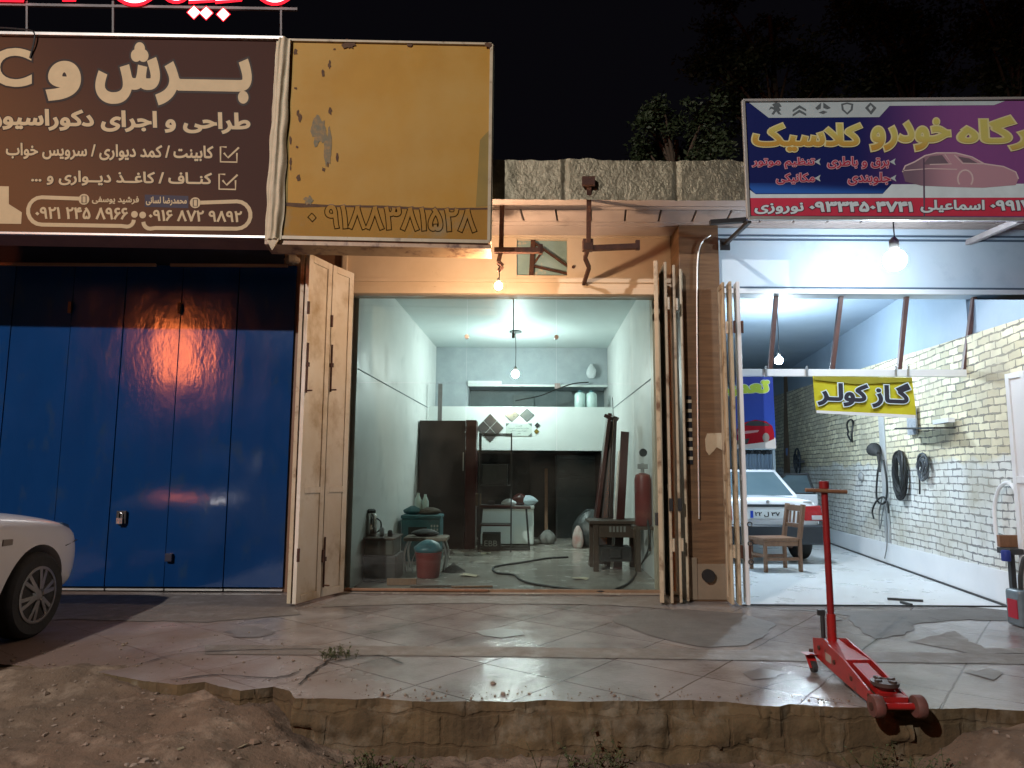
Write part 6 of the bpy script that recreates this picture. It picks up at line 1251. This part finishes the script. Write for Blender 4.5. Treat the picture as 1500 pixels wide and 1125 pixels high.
# ------------------------------------------------------------------ garage wall things
def gwp(px, py, off=.05):                          # point on the brick wall seen at that spot
    d = ray(px, py)
    Y = (4.74 - 7.05 * .164 - off) / (d.x / d.y - .164); return at(px, py, Y)
wt = Vector((.162, 1, 0)).normalized(); wn = Vector((-1, .162, 0)).normalized(); UZ = Vector((0, 0, 1))
def coil(name, label, px, py, rx, rz, n, tr, mat=None, cat='hose', jit=.02):
    c = gwp(px, py, .06); pts = []
    for k in range(n * 20): a = 2 * math.pi * k / 20; rr = 1 + jit * math.sin(k * .37) * 3; pts.append(c + wt * rx * rr * math.cos(a) + UZ * rz * rr * math.sin(a) + wn * (.02 * math.sin(k * .7)))
    return tag(MB().tube(pts, tr, 7, closed=(n == 1)).build(name, mat or M_cord), label, cat)
coil('rubber_ring', 'single thin black rubber ring hanging high on the brick wall', 1246, 631, .13, .175, 1, .015, cat='ring', jit=0)
coil('hose_coil', 'thick coil of black hose hanging on the brick wall', 1318, 696, .16, .27, 7, .020, jit=.05)
coil('cable_bundle', 'small grey tangle of cables on the brick wall right of the black coil', 1352, 684, .09, .12, 5, .012, pm('grey_cable', (.10, .11, .12), rough=.6), 'cables', .12)
p = gwp(1346, 690); tag(MB().tube(curve([p, p + UZ * -.15, p + UZ * -.28 + wt * .02], 5), .010, 6).build('cable_end', M_cord), 'short cable end hanging below the grey cable tangle', 'cable')
p = gwp(1284, 660, .10); fn = thing('funnel', 'black funnel hung on the brick wall above a looped hose', 'funnel', p)
MB().cyl(p + wt * .12 + UZ * .02, p + wt * -.06 + UZ * -.05, .10, .03, n=16).cyl(p + wt * -.06 + UZ * -.05, p + wt * -.09 + UZ * -.3, .025, .012, n=10).build('cone', M_rubber, fn)
hp = [(1289, 672), (1285, 700), (1284, 728), (1290, 738), (1298, 732), (1299, 705), (1294, 674)]; tag(MB().tube(curve([gwp(*q, .05) for q in hp], 6), .014, 7).build('looped_hose', M_cord), 'long black looped hose hanging under the funnel', 'hose')
hp = [(1280, 760), (1278, 748), (1284, 734), (1294, 728), (1300, 738), (1302, 752)]; tag(MB().tube(curve([gwp(*q, .07) for q in hp], 6), .013, 7).build('looped_hose', M_cord), 'short dark hose loop below the long looped hose', 'hose')
hp = [(1292, 730), (1288, 750), (1289, 775), (1295, 740), (1299, 765), (1299, 800), (1296, 818)]; tag(MB().tube(curve([gwp(*q, .06) for q in hp], 6), .008, 6).build('hanging_wire', pm('grey_wire', (.18, .19, .19), rough=.5)), 'thin grey wire dangling down to the white skirting tiles', 'wire')
p = gwp(1261, 698, .03); tag(MB().ball(p, .07, sq=(.5, 1, 1)).build('wall_socket', pm('grey_socket', (.3, .31, .31), rough=.6)), 'round grey socket box on the brick wall', 'socket')
p = gwp(1168, 676, .15); fa = thing('wall_fan', 'grey wall fan on the brick wall above the open car door', 'fan', p)
MB().tube([p + wt * .24 * math.cos(a) + UZ * .26 * math.sin(a) for a in [k * .2618 for k in range(24)]], .018, 6, closed=True).tube([p + wt * .16 * math.cos(a) + UZ * .17 * math.sin(a) + wn * .04 for a in [k * .2618 for k in range(24)]], .01, 6, closed=True).build('guard', M_bumper, fa)
mb = MB()
for k in range(4): a = k * 1.57 + .5; mb.bar(p, p + wt * .22 * math.cos(a) + UZ * .22 * math.sin(a), .10, .012, up=wn)
mb.ball(p, .06); mb.build('blade', M_bumper, fa); MB().bar(p + wn * -.14, p, .05).bar(p + UZ * -.28, p + UZ * -.62, .09, .07).build('stand', M_bumper, fa)
p = gwp(1152, 662, .04); tag(MB().bar(p - wt * .1, p + wt * .1, .05, .16).build('fan_switch', flat('switch_blue', (.10, .18, .4)), bevel=.004), 'small blue and white switch box left of the wall fan', 'switch')
sh = thing('wall_shelf', 'thin dark shelf with papers and a narrow chart on the brick wall', 'shelf', gwp(1365, 628))
a, b = gwp(1338, 629, .04), gwp(1400, 628, .04); MB().hexa([a, b, b + wn * .22, a + wn * .22, a + UZ * .02, b + UZ * .02, b + wn * .22 + UZ * .02, a + wn * .22 + UZ * .02]).build('board', M_black, sh)
a, b = gwp(1345, 636, .03), gwp(1358, 592, .03); MB().hexa([a, a + wt * .28, a + wt * .28 + wn * .02, a + wn * .02, Vector((a.x, a.y, b.z)), Vector((a.x, a.y, b.z)) + wt * .28, Vector((a.x, a.y, b.z)) + wt * .28 + wn * .02, Vector((a.x, a.y, b.z)) + wn * .02]).build('chart', pm('chart_print', (.16, .18, .2), (.35, .36, .38), scale=20, rough=.6), sh)
a = gwp(1382, 617, .08); MB().bar(a - wt * .2, a + wt * .2, .07, .05).build('paper_roll', M_white, sh, bevel=.004)
# banners on the rail
yb = thing('hanging_banner', 'yellow hanging banner with dark outlined Persian lettering on the garage rail', 'banner', at(1266, 580, 7.57)); BYY = 7.40
mb = MB(); nx, nz = 30, 10
for j in range(nz + 1):
    for i in range(nx + 1):
        s, t_ = i / nx, j / nz; q = at(1191 + 146 * s + 5 * t_, 551 + 2 * s + (50 + 6 * s + 3 * math.sin(s * 3.1)) * t_, BYY); q.y += .018 * math.sin(s * 9 + t_ * 3) * t_ + .012; mb.v.append(q)
for j in range(nz):
    for i in range(nx): k = j * (nx + 1) + i; mb.face((k, k + 1, k + nx + 2, k + nx + 1))
mb.build('cloth', flat('yellow_banner', (.55, .50, .03)), yb); mb = MB()
sheet(mb, [(1196, 601), (1341, 608), (1341, 613), (1196, 605)], BYY - .03); mb.build('white_hem', M_white, yb); mb = MB(); sheet(mb, [(1192, 551), (1336, 553), (1336, 559), (1255, 563), (1192, 556)], BYY - .012); mb.build('darker_fold', flat('olive_fold', (.30, .27, .03)), yb)
duo(yb, 'گـاز کولـر', (1197, 556, 1334, 594), .04, .045, .085, (flat('charcoal_print', (.035, .035, .05)), M_whitep), BYY - .022)
bb = thing('hanging_banner', 'blue hanging banner with a red car picture at the left end of the garage rail', 'banner', at(1112, 600, 7.55))
mb = MB(); board(mb, [(1078, 552), (1132, 552), (1137, 652), (1078, 652)], BYY, .006); mb.build('cloth', gradient('royal_blue_print', (.018, .045, .32), (.03, .09, .5), at(1110, 560, BYY), at(1100, 640, BYY), bump=.2, bscale=3), bb)
mb = MB(); sheet(mb, [(1078, 645), (1136, 641), (1137, 657), (1078, 657)], BYY - .003); mb.build('white_hem', M_white, bb)
duo(bb, 'تعمیر', (1050, 557, 1127, 582), 0, .07, .10, (flat('lime_print', (.45, .62, .08)), M_whitep), BYY - .002)
def bp(px, d, m, n): mb = MB(); sheet(mb, px, BYY - d); return mb.build(n, m, bb, smooth=False)
bp([(1080, 628), (1090, 619), (1106, 615), (1122, 617), (1131, 624), (1134, 634), (1134, 643), (1124, 647), (1092, 651), (1080, 650)], .004, flat('red_car_print', (.42, .01, .025)), 'car_picture'); bp([(1090, 623), (1098, 617), (1112, 616.5), (1126, 621), (1128, 624), (1105, 624)], .005, flat('car_glass_print', (.06, .07, .08)), 'car_window'); bp(arc(1122, 641, 5, 0, 340, 14, 7), .006, M_alu, 'car_wheel'); bp([(1080, 632), (1112, 630), (1110, 633), (1080, 637)], .0055, flat('car_light_print', (.62, .35, .38)), 'car_highlight'); bp([(1080, 645), (1098, 642), (1095, 650), (1080, 651)], .0057, MATS['car_glass_print'], 'car_grille')
# back of the garage behind the car: shelf unit with blue curtain
cb = thing('storage_shelf', 'white shelf with dark clutter and pale blue curtain behind the white saloon car', 'shelf', (4.6, 14.5, 0))
q0, q1 = at(1085, 672, 14.4), at(1136, 672, 14.4)
MB().box(q0.x, q1.x, 14.4, 14.8, q0.z + .18, q0.z + .45).build('cupboard', M_bluewhite, cb, bevel=.01)
MB().box(q0.x, q1.x, 14.4, 14.8, .006, q0.z - .35).build('base', M_bluewhite, cb, bevel=.01); MB().box(q1.x - .05, q1.x, 14.4, 14.8, q0.z - .349, q0.z + .179).build('side_post', M_bluewhite, cb)
mb = MB(); nx = 40
for i in range(nx):
    f = lambda k: (q0.x + (q1.x - .06 - q0.x) * k / nx, 14.46 + .02 * math.sin(k * 1.7)); (xa, ya), (xb, yb_) = f(i), f(i + 1); mb.quad((xa, ya, q0.z - .349), (xb, yb_, q0.z - .349), (xb, yb_, q0.z + .1), (xa, ya, q0.z + .1))
mb.build('curtain', pm('blue_grey_curtain', (.28, .36, .46), (.2, .27, .36), scale=20, rough=.8, stretch=(6, 6, .3)), cb)
mb = MB()
for i in range(9): mb.ball((q0.x + .05 + i * (q1.x - q0.x - .1) / 8, 14.5, q0.z + .13), .055, 8, 6, jit=.2)
mb.build('clutter', M_bumper, cb)
# right corner: hose arch, bench, canister
ha = [(1462, 802), (1458, 770), (1457, 740), (1464, 715), (1476, 707), (1486, 716), (1492, 735), (1494, 760)]; tag(MB().tube(curve([gwp(*q, .06) for q in ha[:5]] + [gwp(*q, .06) for q in ha[5:]], 6), .018, 8).build('white_hose', M_white), 'white hose bent into an arch in the right garage corner', 'hose')
pk = gnd(1494, 880); wbq = thing('low_bench', 'rough wooden bench end with dark clutter in the right garage corner', 'bench', (4.5, 6.3, 0))
YB = 6.3; a, b = at(1464, 784, YB), at(1520, 800, YB)
MB().box(a.x, a.x + .3, YB, YB + .04, b.z - .01, a.z).build('board', M_wood, wbq, bevel=.004); MB().box(a.x - .02, a.x + .3, YB - .15, YB + .02, b.z - .06, b.z - .011).build('shelf', M_black, wbq, bevel=.004)
MB().bar((a.x + .03, YB - .08, .01), (a.x + .03, YB - .08, b.z - .061), .04).bar((a.x + .28, YB, .01), (a.x + .28, YB, b.z - .061), .04).build('leg', M_black, wbq)
p = at(1478, 812, 6.1); tag(MB().lathe((p.x, 6.14, p.z - .06), [(.034, 0), (.036, .01), (.036, .08), (.028, .09)], 14).build('tin', flat('tin_blue', (.03, .05, .25))), 'small dark blue tin below the wooden bench board', 'tin')
cx_ = at(1500, 860, 6.05); cx_.z = 0; cn = thing('oil_canister', 'grey transparent oil canister with red side standing by the right garage doorpost', 'canister', (cx_.x, cx_.y, 0))
ch = .30; MB().box(cx_.x - .10, cx_.x + .16, cx_.y - .08, cx_.y + .10, .004, ch).build('body', pm('grey_can', (.16, .20, .23), (.10, .13, .15), scale=6, rough=.25), cn, bevel=.03, bseg=3)
MB().box(cx_.x - .108, cx_.x - .1005, cx_.y - .05, cx_.y + .06, .07, ch - .08).build('label_patch', flat('can_red', (.4, .03, .05)), cn); MB().lathe((cx_.x + .05, cx_.y, ch), [(.03, 0), (.03, .05), (.02, .06)], 12).build('cap', M_white, cn); MB().tube(curve([(cx_.x - .03, cx_.y, ch - .01), (cx_.x - .02, cx_.y, ch + .12), (cx_.x + .03, cx_.y + .02, ch + .24), (cx_.x + .06, cx_.y + .04, ch + .25)], 5), .018, 8).build('spout_hose', M_black, cn)
# bits on the garage floor
mb = MB()
for a, b in (((1300, 877), (1352, 880)), ((1320, 882), (1335, 886))): mb.bar(gnd(*a, .016), gnd(*b, .016), .03, .02)
tag(mb.build('loose_strip', M_black), 'dark loose strips lying on the pale garage floor near the threshold', 'strips')

# ------------------------------------------------------------------ soil details
mb = MB(); q = random.Random(4)
def stone(x, y, z, r):
    n = 6; base = len(mb.v); sx, sy, sz = [q.uniform(.6, 1.3) for _ in range(3)]
    mb.ball((x, y, z), r, 5, 4, (sx, sy, sz * .75), .26)
for _ in range(2600):
    x = q.uniform(-3.6, 3.4); y = q.uniform(2.3, 4.75)
    if y > edge_y(x) - .05 and x > -1.4: continue
    if x < -1.4 and y > 4.55: continue
    stone(x, y, dirt_h(x, y) + .002, min(.030, .0025 + q.expovariate(1 / .004)))
for _ in range(420):                               # grit trodden over the left slabs and along the broken edge
    x = q.uniform(-3.4, 2.2); y = edge_y(x) + .03 + abs(q.gauss(0, .55 if x < -.9 else .10))
    if y > 6.6: continue
    stone(x, y, .006, min(.016, .002 + q.expovariate(1 / .0028)))
tag(mb.build('rubble', pm('rubble_stone', (.17, .11, .07), (.26, .21, .17), scale=2.5, rough=.9), angle=15), kind='stuff')
mb = MB(); 
for _ in range(90):
    x = q.uniform(-1.7, 1.9); y = q.uniform(2.6, min(3.9, edge_y(x) - .05)); z = dirt_h(x, y) + .006; a = q.uniform(0, 6.28); l = q.uniform(.015, .05)
    d = Vector((math.cos(a), math.sin(a), q.uniform(-.2, .4))) * l; n = Vector((-math.sin(a), math.cos(a), q.uniform(-.3, .3))) * l * .5; c = Vector((x, y, z)); mb.quad(c - d - n, c + d - n, c + d + n, c - d + n)
tag(mb.build('litter', pm('litter_paper', (.30, .26, .19), (.10, .09, .03), scale=3, rough=.8), smooth=False), kind='stuff')
def weed(label, c, n, h, spread, seed):
    r_ = random.Random(seed); c = Vector(c); t = thing('weed', label, 'weed', c); mb = MB(); ms = MB()
    for k in range(n):
        a = r_.uniform(0, 6.28); o = Vector((r_.gauss(0, spread), r_.gauss(0, spread * .6), 0)); hh = h * r_.uniform(.4, 1.1); b = c + o; tip = b + Vector((math.cos(a) * hh * .6, math.sin(a) * hh * .5, hh)); ms.tube([b, b.lerp(tip, .5) + Vector((0, 0, hh * .12)), tip], [.0025, .002, .001], 4)
        for j in range(6):
            p = b.lerp(tip, .25 + .15 * j); d = Vector((r_.gauss(0, 1), r_.gauss(0, 1), r_.gauss(.2, .5))).normalized() * r_.uniform(.015, .035); s = d.cross(UZ).normalized() * d.length * .3; mb.quad(p, p + d * .5 + s, p + d, p + d * .5 - s)
    ms.build('stem', M_weed, t); mb.build('leaves', M_weed, t, smooth=False)
M_weed = pm('weed_green', (.06, .075, .022), (.045, .04, .015), scale=6, rough=.8)
weed('small dry weed in the pavement crack left of centre', gnd(494, 964, .006), 26, .07, .06, 3)
p = gnd(1312, 1060); weed('green weed clump growing below the jack at the pavement edge', (p.x, 3.72, dirt_h(p.x, 3.72)), 46, .16, .12, 5)
for px, l, s in ((875, 'dark weed tuft at the foot of the masonry edge, near the middle', 7), (560, 'dark weed tuft at the foot of the masonry edge, left part', 9)):
    x = at(px, 1095, 3.8).x; weed(l, (x, 3.84, dirt_h(x, 3.84)), 26, .12, .10, s)
# added unseen orange glow behind the viewer, only for the reflection in the blue doors
sl = thing('reflection_glow', 'added orange glowing globe behind the viewer, reflected in the blue doors', 'reflection glow', (-8.0, -1.9, -.7))
MB().tube([(-8.0, -1.9, -.7), (-8.0, -1.9, 3.8)], .06, 10).build('pole', M_black, sl); MB().lathe((-8.0, -1.9, 3.79), [(.15, -.5), (.4, -.3), (.5, 0), (.42, .25), (.5, .55), (.25, .9)], 20).build('glow_globe', emit('orange_glow', (1, .20, .05), 34), sl)
